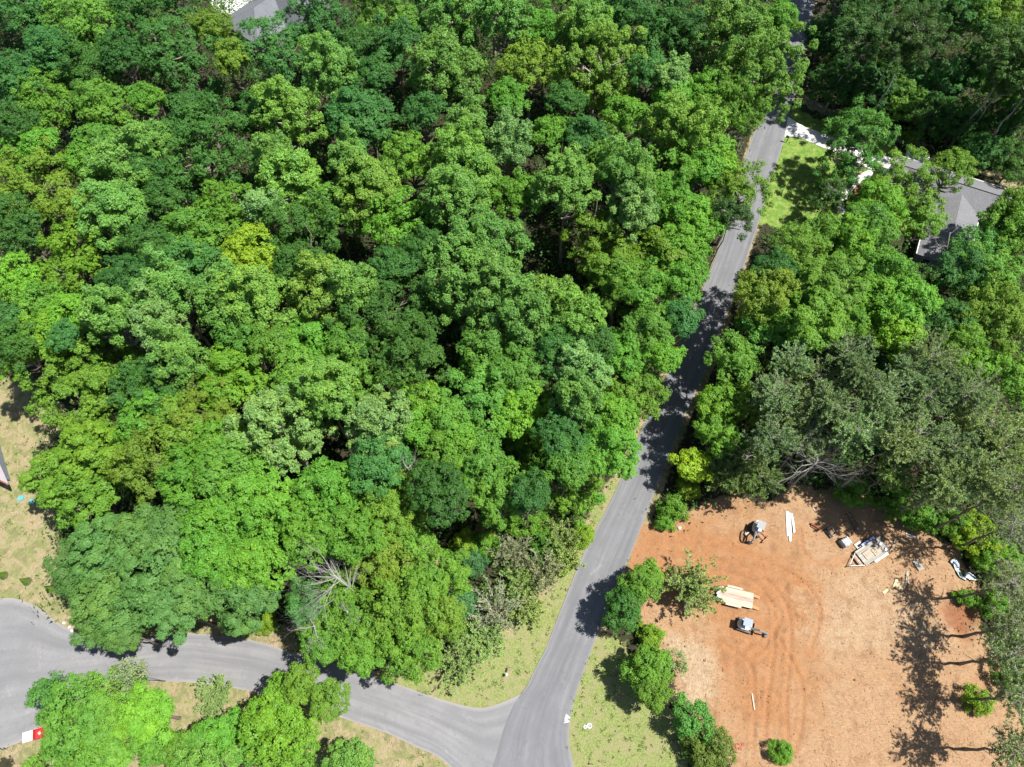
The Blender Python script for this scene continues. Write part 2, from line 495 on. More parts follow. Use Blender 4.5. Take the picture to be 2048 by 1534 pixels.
# clay
c_or = t.mix(t.ramp(n_mid, [(.3, 0), (.7, 1)]), (0.216, 0.095, 0.040), (0.275, 0.148, 0.071))
c_or = t.mix(t.ramp(n_fine, [(.5, 0), (.75, .55)]), c_or, (0.295, 0.197, 0.109))
c_st = t.mix(t.ramp(n_str, [(.35, 0), (.7, 1)]), (0.233, 0.127, 0.063), (0.314, 0.218, 0.132))
c_st = t.mix(t.ramp(n_grit, [(.56, 0), (.72, .8)]), c_st, (0.364, 0.293, 0.202))
c_st = t.mix(t.ramp(n_fine, [(.30, .75), (.44, 0)]), c_st, (0.132, 0.076, 0.043))
of = t.math('ADD', sb.outputs[0], t.math('MULTIPLY', t.math('SUBTRACT', n_big, .5), 2.4))
c_cl = t.mix(t.ramp(t.math('ADD', of, t.math('MULTIPLY', edge, .5)), [(.15, 0), (.95, 1)]), c_st, c_or)
pf = t.math('ADD', sb.outputs[1], t.math('MULTIPLY', edge, .8))
c_cl = t.mix(t.ramp(pf, [(.4, 0), (.8, .85)]), c_cl, t.mix(t.ramp(n_str2, [(.4, 0), (.65, 1)]), (0.253, 0.172, 0.097), (0.354, 0.293, 0.213)))
ff = t.math('ADD', sb.outputs[2], t.math('MULTIPLY', edge, .9))
c_cl = t.mix(t.ramp(ff, [(.45, 0), (1.0, .45)]), c_cl, t.mix(t.ramp(n_fine, [(.35, 0), (.65, 1)]), (0.202, 0.078, 0.030), (0.304, 0.157, 0.076)))
n_pat = t.noise(t.objco((1, 1, 1), .4), .55, 6, .72, .5)
c_cl = t.mix(t.ramp(n_pat, [(.50, 0), (.66, .55)]), c_cl, (0.156, 0.081, 0.042))
c_cl = t.mix(t.ramp(t.noise(v, 2.6, 5, .75, .3), [(.56, 0), (.70, .6)]), c_cl, (0.138, 0.092, 0.055))
c_cl = t.mix(t.ramp(t.noise(v, 7.5, 3, .7), [(.62, 0), (.70, .55)]), c_cl, (0.092, 0.069, 0.041))
c_cl = t.mix(t.ramp(zb.outputs['Alpha'], [(.3, 0), (.9, .6)]), c_cl, t.mix(n_fine, (0.137, 0.043, 0.020), (0.192, 0.071, 0.036)))
# dry verge
c_dr = t.mix(t.ramp(n_str2, [(.35, 0), (.68, 1)]), (0.198, 0.149, 0.088), (0.308, 0.248, 0.160))
c_dr = t.mix(t.ramp(n_pat, [(.44, .8), (.54, 0)]), c_dr, (.115, .125, .05))
c_dr = t.mix(t.ramp(n_fine, [(.52, 0), (.68, .8)]), c_dr, (0.127, 0.121, 0.050))
c_dr = t.mix(t.ramp(n_mid, [(.56, 0), (.72, .6)]), c_dr, (0.319, 0.231, 0.149))
# rough grass
c_gr = t.mix(t.ramp(n_fine, [(.35, 0), (.65, 1)]), (0.099, 0.133, 0.031), (0.219, 0.240, 0.093))
c_gr = t.mix(t.ramp(n_grit, [(.55, 0), (.7, .7)]), c_gr, (0.066, 0.103, 0.026))
c_gr = t.mix(t.ramp(n_pat, [(.46, 0), (.60, .75)]), c_gr, (0.208, 0.186, 0.099))
# mown lawn
c_la = t.mix(t.ramp(n_mid, [(.42, 0), (.62, 1)]), (0.086, 0.168, 0.026), (0.204, 0.239, 0.067))
c_la = t.mix(t.ramp(n_grit, [(.4, 0), (.7, .5)]), c_la, (0.067, 0.133, 0.022))
col = t.mix(cut(sa.outputs[1]), litter, c_dr)
col = t.mix(cut(sa.outputs[2], .40, .66), col, c_gr)
col = t.mix(cut(za.outputs['Alpha'], .44, .56), col, c_la)
col = t.mix(cut(sa.outputs[0]), col, c_cl)
bh = t.math('ADD', t.math('MULTIPLY', n_fine, .6), t.math('ADD', t.math('MULTIPLY', n_grit, .4), t.math('MULTIPLY', n_str, .5)))
t.pbsdf(col, .95, .1, bh, .9, .14)
M_ground = t.m
ground = link_mesh('ground', me, None, [M_ground])
tag(ground, kind='structure')

def zone_at(name_list, x, y):
    xi = np.clip(np.searchsorted(gx, x), 0, nx - 1); yi = np.clip(np.searchsorted(gy, y), 0, ny - 1)
    return np.maximum.reduce([A[yi, xi] for A in name_list])

def road_mat(name, base, light, dirt, streak=1.0):
    t = NT(name)
    uv = t.n('ShaderNodeUVMap', uv_map='along')
    mp = t.n('ShaderNodeMapping'); t.l(uv.outputs[0], mp.inputs[0]); mp.inputs['Scale'].default_value = (.05, 7.0, 1)
    mp2 = t.n('ShaderNodeMapping'); t.l(uv.outputs[0], mp2.inputs[0]); mp2.inputs['Scale'].default_value = (.35, 3.0, 1)
    o = t.objco()
    ns = t.noise(mp.outputs[0], 1.0, 4, .6)
    nd = t.noise(mp2.outputs[0], 1.2, 6, .75, .4)
    nb = t.noise(o, .35, 5, .6)
    nf = t.noise(o, 9, 4, .7)
    ng = t.noise(o, 40, 2, .6)
    c = t.mix(t.ramp(ns, [(.35, 0), (.65, streak)]), tuple(x * .9 for x in base), tuple(x * 1.08 for x in light))
    c = t.mix(t.ramp(nb, [(.35, .45), (.62, 0)]), c, tuple(x * .82 for x in base))
    c = t.mix(t.ramp(nd, [(.60, 0), (.70, .55)]), c, dirt)
    c = t.mix(t.ramp(nf, [(.60, 0), (.74, .30)]), c, dirt)
    c = t.mix(t.ramp(ng, [(.42, .35), (.55, 0)]), c, tuple(x * .55 for x in base))
    # hairline cracks and darker patches
    vo = t.n('ShaderNodeTexVoronoi', feature='DISTANCE_TO_EDGE'); vo.inputs['Scale'].default_value = .22
    wv = t.n('ShaderNodeVectorMath', operation='ADD'); t.l(o, wv.inputs[0])
    nv = t.n('ShaderNodeTexNoise'); nv.inputs['Scale'].default_value = .7; nv.inputs['Detail'].default_value = 5; t.l(o, nv.inputs['Vector'])
    sv = t.n('ShaderNodeVectorMath', operation='SCALE'); sv.inputs['Scale'].default_value = 2.2; t.l(nv.outputs['Color'], sv.inputs[0]); t.l(sv.outputs[0], wv.inputs[1])
    t.l(wv.outputs[0], vo.inputs['Vector'])
    ck = t.ramp(vo.outputs['Distance'], [(0, .5), (.006, 0)])
    c = t.mix(t.math('MULTIPLY', ck, t.ramp(nb, [(.45, 0), (.6, 1)])), c, tuple(x * .45 for x in base))
    n2 = t.noise(o, .9, 3, .5)
    c = t.mix(t.ramp(n2, [(.60, 0), (.66, .22)]), c, tuple(x * .72 for x in base))
    # pale grit washed to the edges
    sx = t.n('ShaderNodeSeparateXYZ'); t.l(uv.outputs[0], sx.inputs[0])
    ed = t.math('ABSOLUTE', t.math('SUBTRACT', sx.outputs[1], .5))
    ed = t.math('ADD', ed, t.math('MULTIPLY', t.math('SUBTRACT', nf, .5), .05))
    so2 = t.n('ShaderNodeSeparateXYZ'); t.l(o, so2.inputs[0])
    jn = t.math('MULTIPLY', t.math('LESS_THAN', so2.outputs[1], 5.2), t.math('LESS_THAN', sx.outputs[1], .5))
    ed = t.math('MULTIPLY', ed, t.math('SUBTRACT', 1.0, jn)) if name == 'old_asphalt' else ed
    c = t.mix(t.ramp(ed, [(.45, 0), (.492, .35)]), c, dirt)
    t.pbsdf(c, .9, .2, t.math('ADD', ng, nf), .35, .02)
    return t.m
M_road = road_mat('old_asphalt', (0.126, 0.127, 0.136), (0.153, 0.154, 0.163), (0.225, 0.211, 0.197))
M_side = road_mat('worn_asphalt', (0.153, 0.153, 0.159), (0.184, 0.182, 0.186), (0.284, 0.258, 0.235))

def strip(name, A, B, z, mat):
    n = len(A)
    vs = [(a[0], a[1], z) for a in A] + [(b[0], b[1], z) for b in B]
    fs = [(i + 1, i, n + i, n + i + 1) for i in range(n - 1)]
    # turned-down edges
    k = len(vs)
    vs += [(a[0], a[1], z - .10) for a in A] + [(b[0], b[1], z - .10) for b in B]
    fs += [(i, i + 1, k + i + 1, k + i) for i in range(n - 1)]
    fs += [(n + i + 1, n + i, k + n + i, k + n + i + 1) for i in range(n - 1)]
    me = bpy.data.meshes.new(name)
    me.from_pydata(vs, [], fs)
    uvl = me.uv_layers.new(name='along')
    C = (np.asarray(A) + np.asarray(B)) / 2
    s = np.r_[0, np.cumsum(np.linalg.norm(np.diff(C, axis=0), axis=1))]
    uvs = np.zeros((len(vs), 2))
    for off in (0, k):
        uvs[off:off + n, 0] = s; uvs[off:off + n, 1] = 0
        uvs[off + n:off + 2 * n, 0] = s; uvs[off + n:off + 2 * n, 1] = 1
    li = np.empty(len(me.loops), np.int32); me.loops.foreach_get('vertex_index', li)
    uvl.data.foreach_set('uv', uvs[li].astype(np.float32).ravel())
    o = link_mesh(name, me, None, [mat])
    return tag(o, kind='structure')
strip('side_road', sN, sS, .020, M_side)
strip('main_road', rL, rR, .026, M_road)

# painted zigzag letters at the road edge
t = NT('road_paint'); v = t.objco()
t.pbsdf(t.mix(t.ramp(t.noise(v, 9, 4, .7), [(.35, 0), (.5, 1)]), (.36, .36, .36), (.52, .52, .51)), .7, .2)
M_paint = t.m
def stroke(mb, a, b, w, z):
    a = at(*a); b = at(*b)
    d = (b - a).normalized(); p = Vector((-d.y, d.x, 0)) * w / 2
    e = d * w * .3
    mb.add([(*(a - e + p).xy, z), (*(a - e - p).xy, z), (*(b + e - p).xy, z), (*(b + e + p).xy, z)], [(0, 1, 2, 3)])
mb = MB()
def q1(x, y): return (1115 + x * .0391, 1410 + y * .0391)
zz = .031
for a, b in [((440, 480), (570, 590)), ((580, 600), (640, 650)), ((620, 655), (385, 665)), ((410, 570), (500, 590)), ((385, 690), (590, 835)), ((375, 775), (460, 850)), ((590, 850), (350, 900))]:
    stroke(mb, q1(*a), q1(*b), .10, zz); zz += .0006
mk = mb.build('road_marking', M_paint)
tag(mk, 'white painted zigzag letters at the right edge of the main road', 'road marking', kind=None)

# concrete drive, path, pads
t = NT('concrete'); v = t.objco()
c = t.mix(t.ramp(t.noise(v, .8, 5, .6), [(.35, 0), (.65, 1)]), (0.450, 0.441, 0.423), (0.522, 0.513, 0.495))
c = t.mix(t.ramp(t.noise(v, 12, 4, .7), [(.55, 0), (.75, .4)]), c, (0.432, 0.414, 0.387))
t.pbsdf(c, .9, .2, t.noise(v, 20, 3, .6), .1, .01)
M_conc = t.m
def sheet(name, pts, z, mat, th=.08, mats=None):
    mb = MB().prism([(p.x, p.y) for p in pts], z - th, z)
    return mb.build(name, mat)
dn = catmull(Z((1576, 234), (1590, 243), (1612, 255), (1650, 268), (1700, 285), (1745, 302), (1800, 322)), 24)
ds = catmull(Z((1569, 274), (1583, 273), (1603, 277), (1636, 291), (1680, 310), (1735, 336), (1780, 352)), 24)
drive = MB()
# slabs of the drive with open joints
cuts = [0, 4, 9, 14, 19, 23]
for a, b in zip(cuts[:-1], cuts[1:]):
    N = [dn[i] for i in range(a, b + 1)]; Sx = [ds[i] for i in range(a, b + 1)]
    if a: 
        N[0] = N[0] + (N[1] - N[0]) * .03; Sx[0] = Sx[0] + (Sx[1] - Sx[0]) * .03
    nn = len(N)
    o = MB().prism([*map(tuple, Sx), *map(tuple, N[::-1])], -.05, .05).build('drive_slab', M_conc)
    tag(o, kind='structure')
    if a == 0:
        dr = empty('driveway', (0, 0, 0)); tag(dr, kind='structure')
    o.parent = dr
    if 'kind' in o: del o['kind']
wk = catmull(Z((1745, 345), (1712, 362), (1690, 385), (1680, 408), (1690, 424), (1715, 432)), 20)
d = np.gradient(wk, axis=0); d /= np.linalg.norm(d, axis=1)[:, None]
nrm = np.c_[-d[:, 1], d[:, 0]] * .75
tag(strip('garden_path', wk + nrm, wk - nrm, .035, M_conc), kind='structure')
tag(sheet('concrete_pad', Z((1814, 296), (1860, 311), (1856, 326), (1810, 317)), .06, M_conc), kind='structure')
tag(sheet('mulch_bed', [Vector((*p, 0)) for p in catmull(Z((1706, 362), (1712, 346), (1728, 348), (1736, 372), (1728, 396), (1712, 398), (1706, 382)), 24)], .03, M_redmulch), kind='structure')
tag(sheet('patio', Z((1928, 432), (1984, 448), (1976, 468), (1922, 468)), .05, M_slate), kind='structure')

# ------------------------------------------------------------------ houses
def roof_mat(name, c):
    t = NT(name); v = t.objco((1, 1, 1))
    n1 = t.noise(v, 5, 4, .7); n2 = t.noise(v, .5, 4, .6)
    col = t.mix(t.ramp(n1, [(.35, 0), (.65, 1)]), tuple(x * .78 for x in c), tuple(x * 1.2 for x in c))
    col = t.mix(t.ramp(n2, [(.4, .0), (.7, .35)]), col, tuple(x * .75 for x in c))
    t.pbsdf(col, .95, .15, n1, .5, .03)
    return t.m
M_roof = roof_mat('grey_shingle', (0.132, 0.132, 0.140))
M_roof2 = roof_mat('blue_grey_shingle', (0.120, 0.127, 0.140))
M_wall = simple_mat('pale_siding', (.56, .55, .52), (.48, .47, .45), 2, .7, .2, stretch=(.3, .3, 6))
M_wall2 = simple_mat('grey_siding', (.22, .22, .215), (.18, .18, .175), 2, .7, .2, stretch=(.3, .3, 6))
tg = NT('window_glass'); tg.pbsdf((.02, .025, .03), .08, .6); M_glass = tg.m

def roof_slab(mb, quad, th=.16, mi=0):
    """quad of corner points made into a slab with thickness"""
    n = len(quad)
    q = [Vector(p) for p in quad]
    vs = q + [p - Vector((0, 0, th)) for p in q]
    mb.add(vs, [tuple(range(n)), tuple(range(2 * n - 1, n - 1, -1))] + [(i, n + i, n + (i + 1) % n, (i + 1) % n) for i in range(n)], mi)

def window(parent, c, w, h, rz):
    fr = MB()
    for dx, dz, ww, hh in ((0, h / 2, w + .16, .1), (0, -h / 2, w + .16, .1), (w / 2 + .03, 0, .1, h - .1), (-w / 2 - .03, 0, .1, h - .1), (0, 0, w - .04, .05)):
        fr.box(Matrix.Rotation(rz, 3, 'Z') @ Vector((dx, 0, dz)) + Vector(c), (ww, .09, hh), rz)
    f = fr.build('window', M_white, parent)
    g = MB().box(Vector(c) + Matrix.Rotation(rz, 3, 'Z') @ Vector((0, .012, 0)), (w - .02, .04, h - .1), rz).build('pane', M_glass, f)
    return f

# --- house east of the main road: long gabled block, wing to the south
E3 = 3.0
A = at(1788, 308, E3); B = at(2019, 380, E3)
ex = (B - A); ex.z = 0; Lm = ex.length; ex.normalize()
ey = Vector((ex.y, -ex.x, 0))                     # towards the camera side (south)
rzH = math.atan2(ex.y, ex.x)
Dm = 8.6
h1 = empty('house', (A.x, A.y, 0), rzH, 'single storey house with grey shingle roof half hidden under trees east of the road', 'house')
def HL(x, y, z): return Vector((x, -y, z))        # house frame: x along the north eave, y to the south
mbw = MB()
mbw.box(HL(Lm / 2, Dm / 2, 1.45), (Lm - .9, Dm - .9, 2.9))
mbw.build('wall', M_wall, h1)
ridge = 5.1
for s in (0, 1):
    r = MB()
    y0, y1 = (0, Dm / 2 - .012) if s == 0 else (Dm, Dm / 2 + .012)
    roof_slab(r, [HL(0, y0, E3), HL(Lm, y0, E3), HL(Lm, y1, ridge), HL(0, y1, ridge)] if s else [HL(0, y1, ridge), HL(Lm, y1, ridge), HL(Lm, y0, E3), HL(0, y0, E3)])
    ro = r.build('roof', M_roof, h1)
    if s == 0:
        MB().box(HL(Lm / 2, Dm / 2, ridge + .03), (Lm, .34, .10)).build('ridge_cap', M_roof, ro)
for y, nm in ((-.09, 0), (Dm + .09, 1)):
    MB().box(HL(Lm / 2, y, E3 - .07), (Lm + .1, .14, .16)).build('gutter', M_white, h1)
for x in (0, Lm):
    g = MB()
    g.add([HL(x if x else .45, .45, 2.9), HL(x - .45 if x else .45, Dm / 2, ridge - .25), HL(x - .45 if x else .45, Dm - .45, 2.9), HL(x - .46 if x else .46, .45, 2.9)], [(0, 1, 2)])
    g.build('gable', M_wall, h1)
# wing to the south
wx0, wx1, wy = 7.6, 15.4, 20.0
mb = MB().box(HL((wx0 + wx1) / 2, (Dm + wy) / 2 - .3, 1.45), (wx1 - wx0 - .9, wy - Dm - .3, 2.89))
mb.build('wing_wall', M_wall2, h1)
xm = (wx0 + wx1) / 2
E4, R4 = 3.06, 4.7
for quad in ([HL(wx1, wy, E4), HL(wx1, Dm - .5, E4), HL(xm + .01, Dm - 2.5, R4), HL(xm + .01, wy - 3.6, R4)],
             [HL(wx0, Dm - .5, E4), HL(wx0, wy, E4), HL(xm - .01, wy - 3.6, R4), HL(xm - .01, Dm - 2.5, R4)],
             [HL(wx0 + .02, wy + .01, E4), HL(wx1 - .02, wy + .01, E4), HL(xm, wy - 3.56, R4 - .02)]):
    r = MB(); roof_slab(r, quad); r.build('wing_roof', M_roof, h1)
MB().box(HL(wx1 + .09, (Dm + wy) / 2 + .3, E4 - .08), (.14, wy - Dm - .7, .17)).build('gutter', M_white, h1)
MB().box(HL(wx0 - .09, (Dm + wy) / 2 + .3, E4 - .08), (.14, wy - Dm - .7, .17)).build('gutter', M_white, h1)
for x in (3, 6.5, 17.5, 20):
    window(h1, HL(x, Dm - .41, 1.6), 1.2, 1.3, 0)
for x in (9.6, 13.2):
    window(h1, HL(x, wy - .41, 1.6), 1.2, 1.3, 0)
gd = MB().box(HL(.42, 3.2, 1.15), (.06, 4.6, 2.25)).build('garage_door', M_white, h1)
for k in range(4):
    MB().box(HL(.375, 3.2, .32 + k * .55), (.05, 4.4, .47)).build('door_panel', M_white, gd)

# --- house at the top left
C0 = at(441, 44, 3.2); C1 = at(519, -8, 3.2)
fx = C1 - C0; fx.z = 0; L2 = fx.length + 9; fx.normalize()
rz2 = math.atan2(fx.y, fx.x)
h2 = empty('house', (C0.x, C0.y, 0), rz2, 'house with blue grey hipped roof behind the crowns at the top left edge', 'house')
def H2(x, y, z): return Vector((x, -y, z))
D2 = 11.0
MB().box(H2(L2 / 2, D2 / 2, 1.6), (L2 - 1, D2 - 1, 3.18)).build('wall', M_wall2, h2)
e2, r2 = 3.2, 6.0
for quad in ([H2(L2, 0, e2), H2(0, 0, e2), H2(4.8, D2 / 2, r2), H2(L2 - 4.8, D2 / 2, r2)],
             [H2(0, D2, e2), H2(L2, D2, e2), H2(L2 - 4.8, D2 / 2 + .012, r2), H2(4.8, D2 / 2 + .012, r2)],
             [H2(0, .02, e2), H2(0, D2 - .02, e2), H2(4.78, D2 / 2, r2 - .01)],
             [H2(L2, D2 - .02, e2), H2(L2, .02, e2), H2(L2 - 4.78, D2 / 2, r2 - .01)]):
    r = MB(); roof_slab(r, quad[::-1]); r.build('roof', M_roof2, h2)
# cross gable towards the south with a shadowed opening under it
cx0, cx1 = 7.0, 13.6
cm = (cx0 + cx1) / 2
for quad in ([H2(cx0, D2 + 3.4, e2 + .05), H2(cx0, 1.2, e2 + .05), H2(cm - .01, 1.2, r2 + .45), H2(cm - .01, D2 + 3.4, r2 + .45)],
             [H2(cx1, 1.2, e2 + .05), H2(cx1, D2 + 3.4, e2 + .05), H2(cm + .01, D2 + 3.4, r2 + .45), H2(cm + .01, 1.2, r2 + .45)]):
    r = MB(); roof_slab(r, quad[::-1]); r.build('gable_roof', M_roof2, h2)
MB().box(H2(L2 / 2 - 2, -.08, e2 - .1), (L2 - 4, .14, .15)).build('gutter', M_dark, h2)
MB().box(H2(16.4, D2 - 2.2, 4.75), (2.4, 2.6, .5), rx=math.radians(27)).build('skylight', M_glass, h2)
tag(sheet('driveway_north', [at(*p) for p in [(421, 5), (448, -40), (640, -60), (600, 0), (556, 8), (520, -4), (441, 44), (437, 40)]], .03, M_conc), kind='structure')

# --- corner of a house at the left edge
c = at(17, 968, 2.9)
h3 = empty('house', (c.x, c.y, 0), math.radians(-24), 'house corner with mauve grey roof cut by the left edge beside dry lawn', 'house')
MB().prism([(-10.5, .5), (-2.4, .5), (-9.4, 5.4), (-10.5, 5.4)], 0, 2.8).build('wall', M_slate, h3)
M_mauve = simple_mat('mauve_shingle', (.33, .29, .31), (.27, .24, .255), 5, .95, .1)
r = MB(); roof_slab(r, [(0, 0, 2.9), (-11, 0, 2.9), (-11, 3.4, 4.2), (-5.0, 3.4, 4.2)]); r.build('roof', M_mauve, h3)
r = MB(); roof_slab(r, [(-11, 6.8, 2.9), (-9.5, 6.8, 2.9), (-5.01, 3.42, 4.2), (-11, 3.42, 4.2)]); r.build('roof', M_mauve, h3)
MB().box((-5.5, -.09, 2.83), (11, .15, .16)).build('gutter', M_rust, h3)

# ------------------------------------------------------------------ trees
def unit(v): return v / (np.linalg.norm(v, axis=-1, keepdims=True) + 1e-9)

def leaf_quads(c, n, size, r, asp=.62):
    """rhombic leaf sprays at c facing n"""
    k = len(c)
    t = unit(np.cross(n, r.normal(size=(k, 3))))
    b = np.cross(n, t)
    s = (size * r.uniform(.65, 1.35, k))[:, None]
    V = np.empty((k, 3, 3))
    V[:, 0] = c - t * s * .5 - b * s * asp * .55
    V[:, 1] = c + t * s * .55
    V[:, 2] = c - t * s * .5 + b * s * asp * .55 - n * s * .10
    return V

STY = dict(  # vr: height to width, lr: lobe radius, open: share of lobes missing, size: leaf spray, cl: clump radius, nC clumps per lobe, nL sprays per clump, jit: disorder
    oak=dict(vr=.95, lr=1.05, open=.10, size=.215, cl=.24, nC=46, nL=11, jit=.60, flat=.75, up=.55),
    fine=dict(vr=.98, lr=.90, open=.10, size=.185, cl=.21, nC=46, nL=11, jit=.75, flat=.85, up=.5),
    tier=dict(vr=.72, lr=.95, open=.14, size=.21, cl=.26, nC=44, nL=11, jit=.5, flat=.5, up=.75),
    poplar=dict(vr=1.2, lr=.80, open=.10, size=.23, cl=.25, nC=40, nL=11, jit=1.0, flat=1.0, up=.5),
    airy=dict(vr=.90, lr=.80, open=.24, N=2.3, size=.22, cl=.34, nC=18, nL=14, jit=.7, flat=.7, up=.5),
    bushy=dict(vr=1.0, lr=.62, open=.30, size=.175, cl=.28, nC=20, nL=15, jit=.9, flat=.9, up=.4),
    sparse=dict(vr=1.1, lr=.7, open=.5, size=.22, cl=.36, nC=9, nL=7, jit=1.0, flat=.9, up=.4),
)
_proto = {}
CLASSES = [1.0, 1.7, 2.7, 3.7, 4.8, 6.2, 7.8]

def crown_mesh(style, R, seed):
    r = np.random.default_rng(seed * 131 + int(R * 100) + sum(map(ord, style)))
    p = STY[style]
    lr = p['lr'] * min(1.0, .45 + R * .14) * (1.0 if R < 5 else 1.1)
    N = int(p.get('N', 2.5) * (R / lr) ** 2 * (.6 + .4 * p['vr']) * .62) + 6
    i = np.arange(N) + .5
    cz = 1 - i / N * 1.42
    ph = i * 2.399963 + r.uniform(0, 6.28)
    sr = np.sqrt(np.clip(1 - cz * cz, 0, 1))
    d = np.c_[sr * np.cos(ph), sr * np.sin(ph), cz] + r.normal(0, .11, (N, 3))
    d = unit(d)
    env = np.ones(N)
    for k in range(5):
        w = r.normal(size=3) * (1.2 + k * .9)
        env += .105 * np.sin(d @ w + r.uniform(0, 6.28))
    env *= r.uniform(.76, 1.07, N)
    keep = r.random(N) > p['open']
    # inner lobes fill the crown so that gaps look on to shaded leaves
    Ni = int(N * .32)
    di = unit(r.normal(size=(Ni, 3)) + np.array([0, 0, .1]))
    L = np.r_[d[keep], di]
    E = np.r_[env[keep], r.uniform(.2, .56, Ni)]
    lrr = lr * r.uniform(.68, 1.32, len(L))
    C = L * (E * np.maximum(R - lrr * .85, R * .3))[:, None]
    C[:, 2] *= p['vr']
    lt = r.normal(0, .75, len(L))
    # clumps over each lobe
    nC = p['nC']
    out = unit(L * np.array([1, 1, .8]) + np.array([0, 0, .55]))
    cd = unit(r.normal(size=(len(L), nC, 3)) + out[:, None, :] * .85)
    cp = C[:, None, :] + cd * (lrr[:, None, None] * r.uniform(.58, 1.12, (len(L), nC, 1))) * np.array([1, 1, p['flat'] * .55 + .42])
    ct = lt[:, None] + r.normal(0, .55, (len(L), nC))
    cp = cp.reshape(-1, 3); cdn = cd.reshape(-1, 3); ct = ct.ravel()
    nL = p['nL']
    m = len(cp)
    off = unit(r.normal(size=(m, nL, 3))) * (p['cl'] * r.uniform(.3, 1.0, (m, nL, 1)) ** .6)
    off *= np.array([1, 1, p['flat']])
    nn = unit(cdn[:, None, :] * .75 + np.array([0, 0, p['up']]) + off * .9 + r.normal(size=(m, nL, 3)) * p['jit'] * .62)
    pos = (cp[:, None, :] + off).reshape(-1, 3)
    tint = (ct[:, None] * .55 + r.normal(0, .5, (m, nL))).ravel() * .28 + .5
    V = leaf_quads(pos, nn.reshape(-1, 3), p['size'] * (.72 + .06 * min(R, 5)), r)
    return poly_mesh('crown_' + style, V.reshape(-1, 3), 3, np.clip(tint, 0, 1))

def tri_tubes(A, B, r0, r1):
    """thin three sided twigs from A to B as quads"""
    k = len(A)
    d = unit(B - A)
    ref = np.where(np.abs(d[:, 2:3]) < .9, np.array([[0, 0, 1.]]), np.array([[1., 0, 0]]))
    a = unit(np.cross(d, ref)); b = np.cross(d, a)
    V = np.empty((k, 3, 4, 3))
    for j in range(3):
        t0, t1 = 2 * math.pi * j / 3, 2 * math.pi * (j + 1) / 3
        u0 = a * math.cos(t0) + b * math.sin(t0); u1 = a * math.cos(t1) + b * math.sin(t1)
        V[:, j, 0] = A + u0 * r0; V[:, j, 1] = A + u1 * r0; V[:, j, 2] = B + u1 * r1; V[:, j, 3] = B + u0 * r1
    return V.reshape(-1, 3)

def feather_mesh(R, seed, green=1.0, vr=1.0, bush=False):
    """needle crown: grey twigs fanning up and out, fine sprays along their outer ends"""
    r = np.random.default_rng(seed * 977 + int(R * 100))
    nb = int(34 + 9 * R)
    z = r.uniform(-.95, .75, nb) * R * vr if not bush else r.uniform(-.95, -.3, nb) * R * vr
    ph = np.arange(nb) * 2.4 + r.normal(0, .3, nb)
    el = r.uniform(.05, .75, nb) if not bush else r.uniform(.25, 1.35, nb)
    d = np.c_[np.cos(ph) * np.cos(el), np.sin(ph) * np.cos(el), np.sin(el)]
    A = np.c_[np.zeros(nb), np.zeros(nb), z]
    Lb = R * np.sqrt(np.clip(1.05 - (z / (R * vr) * .8) ** 2, .15, 1)) * r.uniform(.65, 1.05, nb) * (1.25 if bush else 1)
    B = A + d * Lb[:, None] + np.array([0, 0, .12]) * Lb[:, None]
    ns = 10
    f = r.uniform(.14, 1.0, (nb, ns))
    SA = A[:, None] + (B - A)[:, None] * f[..., None]
    sd_ = unit(d[:, None] * .9 + r.normal(0, .55, (nb, ns, 3)) + np.array([0, 0, .25]))
    SB = SA + sd_ * (R * .12 + .35) * r.uniform(.5, 1.3, (nb, ns, 1))
    SA = SA.reshape(-1, 3); SB = SB.reshape(-1, 3); sdf = sd_.reshape(-1, 3)
    sc = .6 + .1 * R
    tw = np.r_[tri_tubes(A, B, .036 * sc, .014), tri_tubes(SA, SB, .018, .008)]
    nt = 5; nn = 8
    g = r.uniform(.25, 1.05, (len(SA), nt))
    T = SA[:, None] + (SB - SA)[:, None] * g[..., None]
    keep = r.random(T.shape[:2]) < green
    T = T[keep]
    sdk = np.repeat(sdf[:, None], nt, 1)[keep]
    k = len(T)
    nd = unit(sdk[:, None] * .9 + r.normal(0, .75, (k, nn, 3)) + np.array([0, 0, .2]))
    ln = r.uniform(.16, .34, (k, nn, 1))
    P = np.repeat(T[:, None], nn, 1)
    side = unit(np.cross(nd, r.normal(size=(k, nn, 3)))) * .042
    V = np.empty((k, nn, 4, 3))
    V[..., 0, :] = P - side * .4; V[..., 1, :] = P + nd * ln * .55 - side; V[..., 2, :] = P + nd * ln; V[..., 3, :] = P + nd * ln * .55 + side
    V = V.reshape(-1, 3)
    allv = np.r_[tw, V]
    mi = np.r_[np.zeros(len(tw) // 4, int), np.ones(len(V) // 4, int)]
    tint = np.r_[np.full(len(tw) // 4, .5), np.clip(np.repeat(r.normal(.5, .16, k), nn), 0, 1)]
    return poly_mesh('feather_crown', allv, 4, tint, mi)

def limb_tree(mb, base, d, L, rad, depth, r, spread=.6, n=5, up=.15, kids=3):
    """recursive bare limb"""
    pts = [Vector(base)]
    dd = Vector(d).normalized()
    steps = 4
    for i in range(steps):
        dd = (dd + Vector(r.normal(0, .13, 3)) + Vector((0, 0, up * .3))).normalized()
        pts.append(pts[-1] + dd * L / steps)
    mb.tube(pts, [rad * (1 - .6 * i / steps) for i in range(steps + 1)], n if depth > 1 else 3, cap=False)
    if depth > 0:
        for k in range(kids + (depth > 1)):
            j = 1 + int(r.integers(0, steps)) if k else steps
            ax = Vector(r.normal(0, 1, 3)).normalized()
            nd = (dd + (ax - dd * ax.dot(dd)).normalized() * spread * r.uniform(.7, 1.5)).normalized()
            limb_tree(mb, pts[j], nd, L * r.uniform(.5, .78), rad * .45 * (1.15 - .1 * j), depth - 1, r, spread, n, up, kids)

